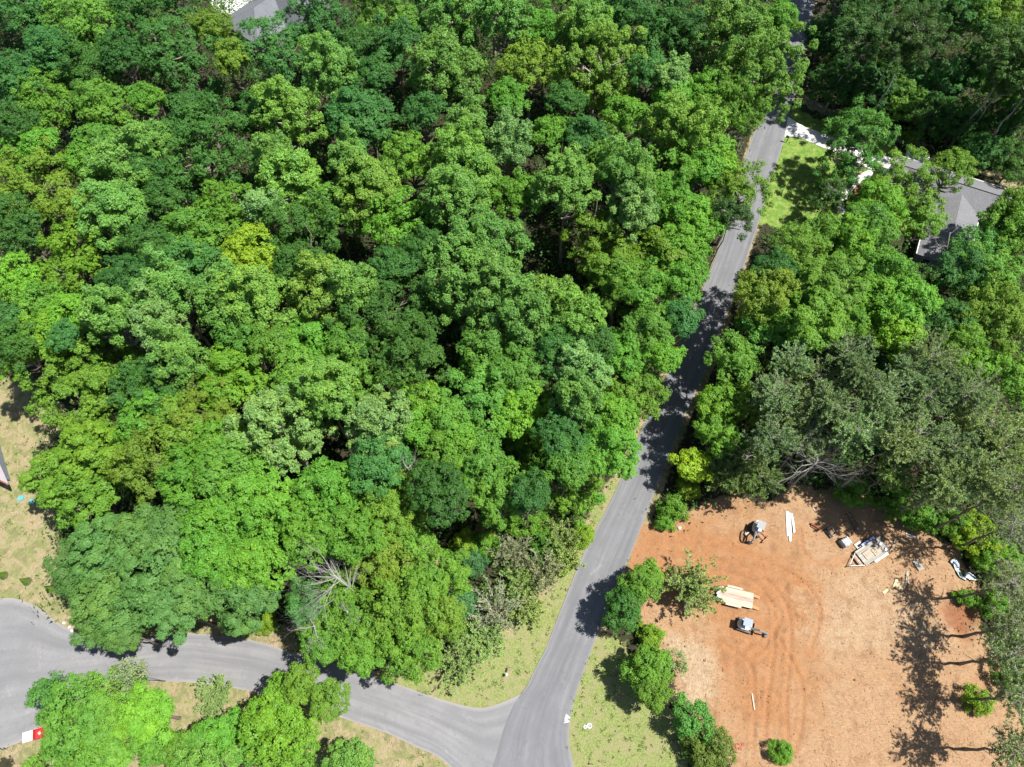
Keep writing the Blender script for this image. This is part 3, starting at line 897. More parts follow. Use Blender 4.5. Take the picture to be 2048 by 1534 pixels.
def trunk_mesh(seed, conifer=False, mat=None, tall=False):
    """unit trunk: height 1 to the crown's top, limbs reach radius 1"""
    r = np.random.default_rng(seed)
    mb = MB()
    k = 8
    pts = [(r.normal(0, .012) * i, r.normal(0, .012) * i, i / k * (.93 if conifer else .86)) for i in range(k + 1)]
    mb.tube(pts, [(.036 if tall else .058) * (1.25 if i == 0 else 1) * (1 - .85 * i / k) + .006 for i in range(k + 1)], 7, cap=False)
    nl = 9 if conifer else 14
    for i in range(nl):
        z = r.uniform(.66, .84) if tall else r.uniform(.45, .66) if not conifer else r.uniform(.30, .6)
        a = i * 2.4 + r.normal(0, .3)
        L = r.uniform(.4, .66) if not conifer else r.uniform(.25, .5)
        rise = r.uniform(.05, .15) if not conifer else r.uniform(-.02, .04)
        P = [Vector((0, 0, z))]
        for s in (.35, .7, 1):
            P.append(Vector((math.cos(a + r.normal(0, .12)) * L * s, math.sin(a + r.normal(0, .12)) * L * s, z + rise * s)))
        rr = .010 if tall else (.022 if not conifer else .013)
        mb.tube(P, [rr, rr * .7, rr * .45, rr * .15], 4, cap=False)
        if not conifer:
            for q_ in range(2):
                a2 = a + r.choice([-1, 1]) * r.uniform(.4, .9)
                P2 = [P[1 + q_], P[1 + q_] + Vector((math.cos(a2) * .18, math.sin(a2) * .18, .03)), P[1 + q_] + Vector((math.cos(a2) * .36, math.sin(a2) * .36, .07))]
                mb.tube(P2, [rr * .5, rr * .32, rr * .1], 3, cap=False)
    me = bpy.data.meshes.new('trunk')
    me.from_pydata(mb.v, [], mb.f)
    me.polygons.foreach_set('use_smooth', [True] * len(me.polygons))
    me.materials.append(mat or M_bark)
    return me

TRUNKS = [trunk_mesh(s) for s in (1, 2, 3, 4)]
TRUNKS_PALE = [trunk_mesh(s, mat=M_palebark) for s in (5, 6)]
TRUNKS_TALL = [trunk_mesh(s, mat=M_palebark, tall=True) for s in (10, 11)]
TRUNKS_PINE = [trunk_mesh(s, True, M_bark) for s in (7, 8, 9)]

def get_crown(style, R, var):
    c = min(CLASSES, key=lambda k: abs(math.log(k / R)))
    key = (style, c, var)
    if key not in _proto:
        if style in ('pine', 'thinpine', 'cedar', 'greybush', 'softbush'):
            me = feather_mesh(c, var + 1, {'pine': .8, 'thinpine': .32, 'cedar': 1.0, 'greybush': .38, 'softbush': 1.0}[style], {'pine': .85, 'thinpine': .8, 'cedar': .9, 'greybush': .8, 'softbush': .8}[style], 'pine' not in style)
            me.materials.append(M_paletwig if style == 'greybush' else M_twig); me.materials.append(M_needle)
        else:
            me = crown_mesh(style, c, var + 1)
            me.materials.append(M_shiny if style == 'poplar' else M_leaf)
        _proto[key] = me
    return _proto[key], R / c

KIND = {  # style, colour, usual height, object name, category
    'O': ('oak', (0.100, 0.236, 0.031), 19, 'broadleaf_tree', 'tree'),
    'B': ('oak', (0.106, 0.262, 0.027), 18, 'broadleaf_tree', 'tree'),
    'E': ('oak', (0.058, 0.175, 0.040), 19, 'broadleaf_tree', 'tree'),
    'T': ('tier', (0.083, 0.185, 0.042), 16, 'broadleaf_tree', 'tree'),
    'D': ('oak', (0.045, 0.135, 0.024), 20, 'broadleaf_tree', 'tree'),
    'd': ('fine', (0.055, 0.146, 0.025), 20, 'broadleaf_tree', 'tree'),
    'Y': ('oak', (0.139, 0.297, 0.025), 18, 'broadleaf_tree', 'tree'),
    'F': ('fine', (0.110, 0.249, 0.030), 18, 'broadleaf_tree', 'tree'),
    'f': ('fine', (0.126, 0.254, 0.029), 16, 'broadleaf_tree', 'tree'),
    'V': ('fine', (0.143, 0.242, 0.028), 18, 'broadleaf_tree', 'tree'),
    'G': ('tier', (0.121, 0.242, 0.023), 16, 'broadleaf_tree', 'tree'),
    'L': ('oak', (0.220, 0.350, 0.022), 17, 'broadleaf_tree', 'tree'),
    'P': ('poplar', (0.119, 0.258, 0.048), 23, 'broadleaf_tree', 'tree'),
    'Q': ('poplar', (0.144, 0.280, 0.042), 22, 'broadleaf_tree', 'tree'),
    'W': ('poplar', (0.163, 0.306, 0.089), 21, 'broadleaf_tree', 'tree'),
    'A': ('airy', (0.076, 0.209, 0.036), 17, 'broadleaf_tree', 'tree'),
    'a': ('airy', (0.127, 0.248, 0.029), 17, 'broadleaf_tree', 'tree'),
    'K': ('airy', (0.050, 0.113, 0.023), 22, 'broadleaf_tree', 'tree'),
    'X': ('sparse', (.18, .24, .11), 9, 'broadleaf_tree', 'tree'),
    'N': ('pine', (0.203, 0.294, 0.119), 17, 'pine_tree', 'pine'),
    'n': ('pine', (0.180, 0.270, 0.075), 13, 'pine_tree', 'pine'),
    'q': ('thinpine', (0.203, 0.284, 0.115), 13, 'pine_tree', 'pine'),
    'm': ('softbush', (.240, .340, .110), 7, 'pine_tree', 'pine'),
    'C': ('cedar', (.240, .340, .105), 0, 'shrub', 'shrub'),
    'c': ('greybush', (.270, .310, .170), 0, 'shrub', 'shrub'),
    's': ('bushy', (.105, .245, .026), 0, 'shrub', 'shrub'),
    'y': ('bushy', (.175, .290, .024), 0, 'shrub', 'shrub'),
    'z': ('fine', (.110, .175, .032), 0, 'shrub', 'shrub'),
    'e': ('fine', (.066, .175, .060), 0, 'shrub', 'shrub'),
}
GROUPS = {}
def plant(px, py, rp, k, label, group, H=None, vr=None, based=False):
    style, colr, H0, name, cat = KIND[k]
    r = np.random.default_rng(int(px * 7 + py * 13) + 9000)
    shrub = H0 == 0
    if k == 'N' and not H: H = H0 + r.uniform(-2.6, 2.0)
    H = H or H0
    hc = H * .7
    for _ in range(4):
        R = (.90 if k in 'Nn' else 1.04) * rp / FPX * depth_at(px, py, 0 if based else hc)
        sty = STY.get(style, dict(vr=.9))
        v_ = (vr or sty['vr']) * r.uniform(.94, 1.08) if _ == 0 else v_
        b = R * v_
        if shrub: hc = b * .62
        else: hc = max(H - b, b * .75)
    p = at(px, py, 0 if based else hc)
    root = empty(name, (p.x, p.y, 0), 0, label, cat, group)
    me, sc = get_crown(style, R, int(r.integers(0, 2)))
    cr = bpy.data.objects.new('foliage' if shrub else 'crown', me)
    COL.objects.link(cr)
    cr.parent = root
    cr.location = (0, 0, hc)
    cr.rotation_euler = (r.normal(0, .05), r.normal(0, .05), r.uniform(0, 6.28))
    vs = v_ / sty['vr'] if style in STY else v_ / .9
    cr.scale = (sc * r.uniform(.94, 1.06), sc * r.uniform(.94, 1.06), sc * vs)
    j = r.uniform(.86, 1.14) if k not in 'Nn' else r.uniform(.78, 1.22); h = r.uniform(.92, 1.08)
    cr.color = (colr[0] * j * h, colr[1] * j, colr[2] * j / h, 1)
    if not shrub:
        tl = TRUNKS_PINE if cat == 'pine' else (TRUNKS_PALE if style in ('poplar', 'airy') and k != 'K' else TRUNKS)
        if k == 'K': tl = TRUNKS_TALL
        tr = bpy.data.objects.new('trunk', tl[int(r.integers(0, len(tl)))])
        COL.objects.link(tr)
        tr.parent = root
        w = 3.4 if cat == 'pine' else 1.1 if style == 'sparse' else max(R, 2.2)
        tr.scale = (w * .92, w * .92, (hc + b) * .98)
        tr.location = (0, 0, -.15)
        tr.rotation_euler = (0, 0, r.uniform(0, 6.28))
    elif R > .55:
        tr = bpy.data.objects.new('stem', TRUNKS[int(r.integers(0, len(TRUNKS)))])
        COL.objects.link(tr)
        tr.parent = root
        tr.scale = (R * .7, R * .7, (hc + b) * .85)
        tr.location = (0, 0, -.05)
    return root

FOREST = '''
@ broadleaf trees of the wood west of the road
60 25 66 E|emerald crown filling the very top left corner of the wood
178 60 76 O|tall mid green crown right of the top left corner tree
35 160 58 E|emerald crown cut by the left edge, second from the top corner
178 150 74 d|fine leaved green crown right below the tall tree near the top left
285 22 58 D|dark crown at the top edge, left of the pale driveway
365 112 86 E|big bluish green crown below left of the house at the top
428 62 46 V|olive yellow crown touching the left corner of the top house roof
464 122 36 V|small olive crown squeezed between two big bluish green crowns below the top house
553 112 80 E|broad bluish green crown hiding the front of the top house
660 140 62 P|pale grey green crown right of the broad bluish crown below the top house
640 28 64 E|dark emerald crown at the top edge right of the house
95 218 66 F|yellowish green crown in the left wood, level with the small bare clearing
212 218 58 O|mid green crown just left of the small bare sandy clearing
25 245 48 D|dull crown cut by the left edge, third from the top corner
294 200 36 B|small bright crown directly above the bare sandy clearing
418 305 108 d 23|largest dark green crown of the upper left, fine textured dome
578 232 66 Q|yellow tinged pale crown right of the largest dark crown
700 238 60 E|bluish dark crown right of the yellow tinged pale crown
545 312 46 P|silvery pale crown at the right shoulder of the largest dark crown
585 372 70 Q|wide pale yellow green crown below the yellow tinged one
525 415 42 W|small whitish crown at the lower right foot of the largest dark crown
246 352 74 P|tall grey green crown left of the largest dark crown
235 425 66 P|grey green crown below its taller grey green neighbour in the left wood
298 285 46 P|small silvery crown at the left shoulder of the largest dark crown
78 385 92 V|wide olive yellow crown at the left side, biggest of its colour
152 412 36 V|small olive crown leaning right of the wide olive yellow one
70 295 52 B|green crown just above the wide olive yellow crown
195 282 42 O|small green crown between the sandy clearing and the wide olive crown
166 318 38 B|bright little crown above the small olive crown at left
160 520 74 Y|bright yellow green flat crown in the left wood above the dark hollow
455 438 74 B|rich green crown directly below the largest dark crown
385 482 72 O|mid green crown below left of the rich green one
500 520 60 L 21|glowing lime yellow crown, brightest tree of the wood
612 482 74 d|dark green crown right of the lime yellow tree
300 492 52 d|shaded dull crown left of the mid green one under the dark dome
30 452 54 D|shaded crown at the left edge under the wide olive yellow tree
662 408 54 F|soft green crown right of the wide pale yellow green one
778 36 60 O|mid green crown at the top edge in the middle of the left half
792 100 62 E|bluish green crown below the mid green top edge one
905 42 72 P|pale mottled crown at the top edge left of centre
893 150 76 P|tall grey green silvery crown below the pale mottled top edge one
1090 70 56 B|bright emerald round crown near the top centre
1060 132 58 V|brownish olive crown left below the bright emerald round one
1015 196 44 B|isolated glossy yellow green crown in front of the brownish olive tree
1195 150 86 Q|very broad pale yellow green crown near the top centre
1180 50 50 P|pale crown at the top edge above the broad pale yellow one
1242 26 48 E|dark teal crown at the top edge right of the centre
1300 58 60 D|shaded dark crown at the top left of the big silver tree
752 150 38 D|small dark crown in the hollow left of the tall silvery one
735 240 64 E|dark bluish crown with knobbly lobes right of the other bluish one
934 252 46 P|narrow pale crown in front of the tall grey green silvery tree
1098 268 46 B|compact emerald crown below the isolated glossy one
1170 288 56 E|bluish green lobed crown right of the compact emerald one
1015 292 52 W|greyish silver crown left of the compact emerald one
925 308 50 Q|yellow pale crown left of the greyish silver one
945 360 64 Q|lower yellow pale crown in front of its upper yellow neighbour
820 318 48 F|small soft round green crown with dense fine leaves left of the yellow pale pair
742 372 62 Q|pale green crown left below the small soft round one
1255 232 46 B|bright crown below the very broad pale yellow green tree
1298 145 42 E|grey teal crown at the right foot of the broad pale tree
1345 152 36 W|small silver topped crown left of the big silver tree
1338 246 60 Q|pale yellow flecked crown left of the road below the big silver tree
1345 192 48 B|bright crown above the pale yellow flecked one near the road
1205 325 52 F|dull yellow green crown below the bluish lobed one
1135 372 60 P|pale flecked crown with a dark hole at its upper left
1035 393 50 B|rounded bright crown left below the dark hole
908 395 60 P|pale olive crown left of the rounded bright one
800 452 74 B|large fresh green crown in the middle of the left wood
975 500 78 P|broad pale crown above the centre of the picture
1266 424 48 W|whitish crown between bright crowns left of the upper road
1335 352 60 F|yellow green crown two trees left of the pale road by the driveway
1340 412 54 B|emerald crown left of the road bend, below the yellow green one
1230 492 90 G|large olive green crown left of the road above its shadowed stretch
1240 330 46 P|mottled pale crown right of the dull yellow green one
1275 370 46 P|shaded pale crown above the whitish one near the road
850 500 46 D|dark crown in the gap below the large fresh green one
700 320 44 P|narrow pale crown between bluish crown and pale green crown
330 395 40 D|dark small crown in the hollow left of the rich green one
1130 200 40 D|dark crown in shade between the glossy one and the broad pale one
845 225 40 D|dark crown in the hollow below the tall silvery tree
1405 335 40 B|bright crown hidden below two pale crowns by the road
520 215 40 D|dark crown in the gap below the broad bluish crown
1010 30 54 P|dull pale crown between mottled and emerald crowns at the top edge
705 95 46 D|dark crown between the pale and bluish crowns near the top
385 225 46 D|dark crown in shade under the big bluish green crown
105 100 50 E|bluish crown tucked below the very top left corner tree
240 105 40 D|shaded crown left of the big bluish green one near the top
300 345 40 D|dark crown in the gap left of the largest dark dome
15 -40 66 D|dark crown cut by the top edge, first from the left corner
120 -45 66 O|green crown cut by the top edge right of the corner tree
215 -40 60 d|fine dark crown cut by the top edge above the tall mid green one
330 -35 54 D|dark crown cut by the top edge left of the pale driveway mouth
720 -45 64 D|dark crown cut by the top edge right of the house
830 -40 60 E|bluish crown cut by the top edge left of the mottled one
985 -45 62 P|pale crown cut by the top edge above the dull pale one
1130 -45 60 O|green crown cut by the top edge near the centre
1240 -45 60 D|dark crown cut by the top edge above the dark teal one
1345 -35 62 D|dark crown cut by the top edge left of the silver road tree
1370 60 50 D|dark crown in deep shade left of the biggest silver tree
1445 -45 60 E|bluish crown cut by the top edge above the silver road tree
1525 -20 44 D|dark crown cut by the top edge beside the road
@ trees along the left edge of the main road
1462 78 80 P|biggest silver grey crown beside the top of the road
1525 155 84 Q 24|yellow silver crown hanging furthest over the upper road
1555 40 42 B|bright crown at the top where the road leaves the frame
1412 192 46 B|bright green crown between the silver tree and the pale flecked one
1405 270 50 Q|pale crown with yellow tips left of the road by the driveway mouth
1470 225 58 F 20|green crown in the shade under the yellow silver tree
1425 325 62 Y|sunlit yellow green crown facing the concrete driveway across the road
1478 385 62 a|thin yellow green crown reaching over the road opposite the lawn
1388 440 54 B|bright green crown by the road where the tree shadow begins
1462 432 48 K 18|dark thin crown shading the left lane below the lawn
1362 492 50 B|green crown left of the road just below the dark thin one
1240 565 74 G|olive green crown below the large olive one by the road
1300 600 72 F|yellow green crown at the road edge, middle of the shadowed stretch
1288 672 64 O|mid green crown where the road narrows between shadows
1330 715 38 B|small bright crown touching the pale road verge
1318 530 70 G|olive crown with yellow tips beside the sunlit strip of road
1372 560 48 B|emerald crown edging the sunlit strip of road
1358 640 42 E|bluish crown hanging over the left edge of the road
1240 712 48 B|bright crown behind the small one at the pale verge
1270 788 60 f|yellow green bushy crown overhanging the lower left road edge
1225 835 52 Y|sunny crown left of the bushy overhanging one
1215 900 72 B|big bright crown nearest the road in the lower middle
1160 742 52 W|white flecked crown standing out left of the lower road
1150 798 54 P|pale crown directly under the white flecked one
1137 935 50 O|shaded crown below the big bright one by the road
@ broadleaf trees in the lower part of the west wood
38 560 46 Y|yellow green crown at the left edge beside the dark hollow
80 620 56 F|yellow green crown below left of the bright flat one
145 632 50 Y|yellowish crown right under the bright flat one
15 640 34 E|small teal crown at the left edge above the dry lawn
25 690 50 d|dark shaded crown at the left edge above the dry lawn
85 672 42 Y|small sunny crown above the broad lime green dome
48 706 58 G|olive crown overhanging the top of the dry lawn
200 722 96 f|broad light lime green dome at the left
166 800 76 f|lower half size lime green dome beside the dry lawn
128 672 34 E|small emerald crown on top of the lime green dome
220 632 62 P|grey green silvery crown right above the lime green dome
335 582 62 P|pale mottled crown below the shaded dull one at left
318 640 56 W|silvery crown between two pale ones above the lime dome
358 715 60 P|pale olive crown right of the lime green dome
455 600 70 P|pale green crown below the lime yellow tree
518 605 76 Q|yellowish pale crown right below the lime yellow tree
376 535 60 E|bluish green crown left of the lime yellow tree
602 545 56 d|dark crown right of the yellowish pale one under the lime tree
662 592 74 Q|tall pale crown with yellow lights in the middle left
480 660 52 O|green crown under the two pale ones below the lime tree
628 688 70 B|fresh green crown below the tall pale one
600 745 58 O|green crown below the fresh green one
462 762 74 Y|deep yellow green sunlit crown at centre left
300 770 70 d|dark green crown right of the broad lime dome
297 832 56 B|green crown under the dark one right of the lime dome
408 828 66 V|pale olive round crown above the bright oak
362 860 46 V|small olive crown left below the pale olive round one
648 785 70 P|pale green crown right of the sunlit deep yellow one
562 862 94 W|most striking white flecked round crown of the lower wood
435 882 52 B|bright crown left of the white flecked round one
190 900 70 G|olive crown at the edge of the dry lawn, upper one
295 918 66 V|olive yellow crown right of the upper lawn edge one
116 950 68 G 12|low olive crown spreading on to the dry lawn by the teal lids
170 992 76 G 13|olive crown above the bluish green clump, right of the teal lids
395 958 80 B|bright green domed crown left below the white flecked round one
460 932 64 O|mid green crown under the left side of the white flecked round one
515 985 80 B|bright crown below the white flecked round one
662 978 72 B|bright crown right below the white flecked round one
700 572 56 P|pale crown right of the tall pale one with yellow lights
788 530 46 D|dark crown in the deep gap below the large fresh green one
930 552 90 P|broad olive grey pale crown just above the picture centre
1002 592 70 P|pale crown right of the broad olive grey one
780 648 104 d|largest olive dark dome near the picture centre
822 722 74 d|fine dark crown at the lower foot of the olive dark dome
1045 622 60 P|pale crown between the olive dark dome and the road trees
1100 608 60 Q|pale yellow crown three trees left of the sunlit road strip
1150 635 52 Q|pale crown with yellow tips below the pale yellow one
985 705 76 O|green crown with crisp lobes right of the olive dark dome
1035 742 56 O|green crown right of the crisp lobed one
965 795 70 O|green crown below the crisp lobed one
1042 815 60 Y|sunny green crown left of the white flecked roadside tree
845 800 48 Y|sunny small crown with a dark gap on its left
843 852 46 B|bright small crown under the sunny small one
900 840 38 O|small rounded crown right of the bright small one
705 772 72 F|green dome right of the pale green one at centre left
755 855 70 W|white flecked wide crown right of the most striking one
758 925 60 E|emerald crown under the white flecked wide one
818 938 50 X 15|thin crown with bare pale branches in the lower wood
895 915 64 F|olive green crown in the lower middle wood
965 925 60 O|mid green crown right of the lower middle olive one
1037 915 58 s9|soft bright emerald crown left of the big roadside one
920 880 46 B|bright crown above the lower middle olive one
1000 985 56 F|green crown above the lime bush at the wood edge
880 985 60 D|shaded green crown behind the fallen branches
778 988 60 f|yellow green crown left of the fallen branches
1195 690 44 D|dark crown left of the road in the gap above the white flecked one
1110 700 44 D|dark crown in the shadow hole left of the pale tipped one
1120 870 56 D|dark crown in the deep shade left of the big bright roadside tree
545 690 46 O|green crown between the fresh one and the deep yellow one
250 555 48 D|dark crown in the hollow below the bright flat yellow one
700 690 44 O|small green crown at the left foot of the olive dark dome
1060 985 46 D|shaded crown above the feathery bushes by the lower road
'''
SOUTH = '''
@ bluish green trees over the cul de sac
215 1092 74 T|bluish green flat lobed crown at the top of the cul de sac clump
155 1122 58 T 13|bluish green crown nearest the small mulched conifers
278 1068 60 T|bluish crown next to the olive lawn edge tree
325 1148 78 T|large bluish green crown in the middle of the cul de sac clump
208 1168 68 T 14|bluish crown in the left middle of the cul de sac clump
428 1108 70 B|fresh green crown at the right top of the cul de sac clump
393 1182 74 T|bluish green crown right of the large middle one
258 1218 66 T 13|bluish crown overhanging the asphalt bulb edge
245 1268 42 T 11|lowest bluish crown hanging over the asphalt
338 1215 60 T|bluish crown above the shadow on the asphalt
480 1185 68 T|green blue crown left of the bleached dead tree
515 1128 64 B|green crown above left of the bleached dead tree
190 1242 44 T 10|small bluish crown at the tip of the asphalt bulb
485 1232 40 T 11|low bluish crown edging the curved side road
342 1058 60 T|bluish crown between olive crown and fresh green crown
445 1042 66 B|bright crown below the green domed one in the lower left
547 1042 72 B|bright crown above the bleached dead tree
615 1068 58 B|bright emerald crown right above the bleached dead tree
490 1247 26 T 6|small bluish crown on the sandy verge of the side road
@ trees round the fallen branches
615 1205 50 E 13|emerald crown under the bleached dead tree
628 1245 38 a 11|thin crown with pale branches below the bleached dead tree
675 1192 50 F 13|yellow green crown right of the bleached dead tree
662 1282 46 F 12|yellow green crown over the middle of the side road edge
700 1072 56 B|bright crown left of the bare soil patch in the lower wood
792 1032 54 f|yellow green crown with bare branches above the bare soil patch
777 1120 66 V 14|olive yellow crown just below the bare soil patch
886 1150 56 f 14|olive yellow crown right of the fallen pale branches
718 1248 58 F 13|green crown over the side road left of the leaning branches
810 1215 74 f 15|wide yellow green crown above the side road bend
820 1300 62 f 13|yellow green crown furthest out over the side road bend
725 1312 48 F 12|green crown casting a round shadow on the side road
886 1232 50 V 13|olive crown left of the grey feathery bushes
845 1180 48 f 14|yellow green crown between the two olive ones in the lower wood
830 1085 42 f 13|small yellow crown above the fallen pale branches
@ trees below the side road
100 1392 44 A 11|thin emerald crown on the asphalt edge near the red box
152 1440 66 O 12|yellow green crown right of the red and white box
222 1402 58 f 10|yellow green crown below the bluish clump across the side road
150 1496 42 F 7|green crown just under the red and white box
104 1534 56 a 7|thin crown in the bottom left corner
214 1460 56 Y 8|yellow green crown in the middle of the bottom left clump
298 1432 54 Y 11|yellow crown left of the feathery bush by the side road
308 1478 48 F 7|green crown left of the sandy path at the bottom
214 1520 54 O 9|yellow green crown at the bottom edge of the bottom left clump
262 1350 34 X 11|pale sparse crown over the side road with see through branches
448 1474 56 B 9|fresh green crown right of the sandy path at the bottom
376 1494 46 f 8|yellow green crown just right of the sandy path at the bottom
566 1424 72 Y 12|wide yellow green crown between side road and bottom edge
652 1398 40 f 12|yellow crown reaching out to the side road below the dead tree
600 1368 40 f 12|topmost yellow crown against the side road asphalt
430 1515 58 Q 9|pale yellow green crown at the bottom edge left of centre
575 1508 68 F 8|yellow green crown at the bottom edge below the wide one
705 1522 40 P 8|small pale crown at the bottom edge right of the wide one
510 1484 44 O 7|yellow green crown between the two wide ones at the bottom
'''
EAST = '''
@ tall dark trees north of the house
1632 120 46 D b21|dark tall crown right of where the road leaves the frame
1649 222 52 K b20|thin dark tree with pale trunk standing right of the driveway mouth
1735 243 60 K b23|dark thin crown with the longest pale trunk above the driveway
1716 236 44 K b19|dark thin crown on a trunk left of the longest pale one
1700 150 56 D b22|dark crown near the top edge above the driveway
1790 130 54 B b21|bright crown at the top edge of the right wood
1830 175 66 E b22|emerald crown at the top of the right wood
1905 190 78 V b24|olive broad crown at the top right
1975 150 56 F b22|yellow green crown in the top right corner
1897 296 58 K b24|dark thin crown with trunk rising beside the concrete pad
1912 298 40 K b18|smaller dark thin crown with trunk beside the pad
1941 330 52 K b23|dark thin crown on a slim trunk north of the grey roof
1985 290 56 O b20|green crown on the right edge, second from the top
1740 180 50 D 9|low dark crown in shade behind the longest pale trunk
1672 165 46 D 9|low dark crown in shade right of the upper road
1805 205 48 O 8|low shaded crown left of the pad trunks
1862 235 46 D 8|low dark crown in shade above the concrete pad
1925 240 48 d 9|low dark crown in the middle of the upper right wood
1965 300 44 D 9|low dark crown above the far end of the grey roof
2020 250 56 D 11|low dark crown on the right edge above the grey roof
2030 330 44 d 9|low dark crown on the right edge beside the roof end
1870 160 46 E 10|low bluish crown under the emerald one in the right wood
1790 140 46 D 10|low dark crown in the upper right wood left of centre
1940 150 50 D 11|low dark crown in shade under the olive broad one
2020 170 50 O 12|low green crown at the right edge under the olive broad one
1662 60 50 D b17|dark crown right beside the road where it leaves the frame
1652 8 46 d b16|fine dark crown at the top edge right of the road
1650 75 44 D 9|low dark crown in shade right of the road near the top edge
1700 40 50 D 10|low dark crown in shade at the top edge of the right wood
1690 255 30 d 5|small dark crown in shade north of the driveway
@ trees round the house east of the road
1717 262 62 A 15|emerald open crown over the white driveway
1694 335 66 A 11|emerald open crown between lawn and driveway
1662 392 40 K 9|dark open crown at the lower end of the front lawn
1812 372 68 a 12|large open yellow green crown right over the house roof
1905 342 44 a 13|thin open crown covering the middle of the grey roof
1758 412 52 Y 13|sunlit yellow green crown left of the house wing
1730 465 68 O 15|shaded green crown below the sunlit one by the house wing
1652 488 64 f 15|olive yellow crown below the front lawn
1706 480 44 Y 15|bright crown between the olive yellow and shaded ones
1850 445 36 a 12|open crown over the house wing roof
2025 412 38 f 15|yellow crown at the right edge below the roof end
2020 462 60 F 15|green crown at the right edge below the patio
1952 505 54 A 13|emerald open crown right of the house wing
2000 462 40 F 12|small green crown right of the patio
1596 474 34 K 9|dark thin crown at the bottom tip of the front lawn
@ broadleaf trees between the road and the pines
1530 590 60 V 20|olive yellow crown nearest the shadowed road
1655 568 76 G 21|broad olive crown in the middle of the right side
1622 645 80 G 20|large olive yellow crown below the broad olive one
1760 568 70 B 17|bright green crown right of the broad olive one
1795 610 58 B 17|bright green crown at the right end of the olive clump
1790 668 56 Y 15|lime bright crown just above the grey pines
1548 545 46 D 19|dark crown over the shadowed road below the lawn
1535 662 56 O 17|dark emerald crown under the olive yellow one by the road
1575 692 46 D 13|dark low crown above the left pines
1912 548 60 E 17|bluish green crown below the emerald open one by the wing
1975 555 62 O 17|green crown on the right side below the house
1965 618 70 V 17|olive crown on the right side, broadest there
1922 685 42 f 15|yellow crown right above the grey pines
1953 730 42 Y 14|bright yellow green crown at the right end of the pines
2022 675 60 V 16|olive crown at the right edge beside the bright yellow one
2030 762 54 F 15|yellow green crown at the right edge level with the pines
1882 640 48 D 15|dark crown in shade under the bluish green one
1590 505 50 f 18|yellow crown between the lawn and the broad olive tree
1690 640 46 F 15|green crown at the right foot of the large olive yellow one
1430 808 42 Y 13|young yellow crown at the right road edge
1468 722 52 O 16|young green crown at the right road edge under the dark ones
1435 868 48 F 12|young green crown at the right road edge below the yellow one
1482 805 46 V 13|small olive crown between road and pines
1384 930 38 L 8|lime yellow sapling crown at the right road edge above the clay
1765 731 28 e6|teal green bush between the grey pines
1742 590 46 Y 16|yellow green crown between the broad olive and bright ones
2025 915 34 f 12|yellow crown at the right edge beside the lower pines
1840 560 36 K 14|dark thin crown beside the gap below the house wing
'''
PINES = '''
@ grey green pines above the clay lot
1580 728 46 N|pine at the upper left corner of the grove
1690 716 52 N|pine at the top middle of the grove
1712 758 46 N|pine just below the top middle one
1628 765 54 N|pine right of the small olive tree
1540 798 50 N|pine second from the road
1758 795 60 N|pine below the teal green bush
1855 724 62 N|pine at the top right of the grove
1818 755 50 N|pine left below the top right one
1842 802 60 N|pine in the right middle of the grove
1930 792 60 N|pine at the right side under the bright yellow tree
1702 872 56 N|pine right of the white dead tree
1830 878 62 N|pine in the centre right of the grove
1957 862 74 N|largest pine at the right side of the grove
1990 905 56 N|pine behind the largest one at the right side
1895 900 50 N|pine between centre right and largest one
1536 885 52 N|pine left above the white dead tree
1656 815 56 N|pine in the middle of the grove
1570 838 50 N|pine above left of the white dead tree
1882 978 56 N 16|pine leaning its shadow on the boards by the flatbed
1930 948 54 N|pine above the drain strip corner
2012 985 62 N|pine at the right edge of the grove
1745 845 48 N|pine in the heart of the grove
1487 925 62 n 10|yellowish pine at the top left of the clay lot
1514 962 48 n 9|olive young pine overhanging the clay edge
1450 952 46 n 8|green young pine closest to the clay entrance
1612 880 44 N 14|pine directly above the white dead tree
1780 945 44 n 11|dark young pine above the fallen trunk shadows
1788 890 40 N|small pine squeezed in the grove middle
@ pines along the right edge of the clay lot
2015 1052 52 q 14|pine at the right edge above the sheeting strip
2012 1166 54 q 13|pine at the right edge right of the sheeting strip
2028 1250 58 q 13|pine at the right edge level with the white excavator
2012 1312 50 q 12|pine at the right edge below the dark soil pit
2034 1392 50 q 12|pine at the right edge in the lower part
2026 1500 54 q 12|pine in the bottom right corner
1386 1172 58 m|feathery young pine beside the plank trailer
'''
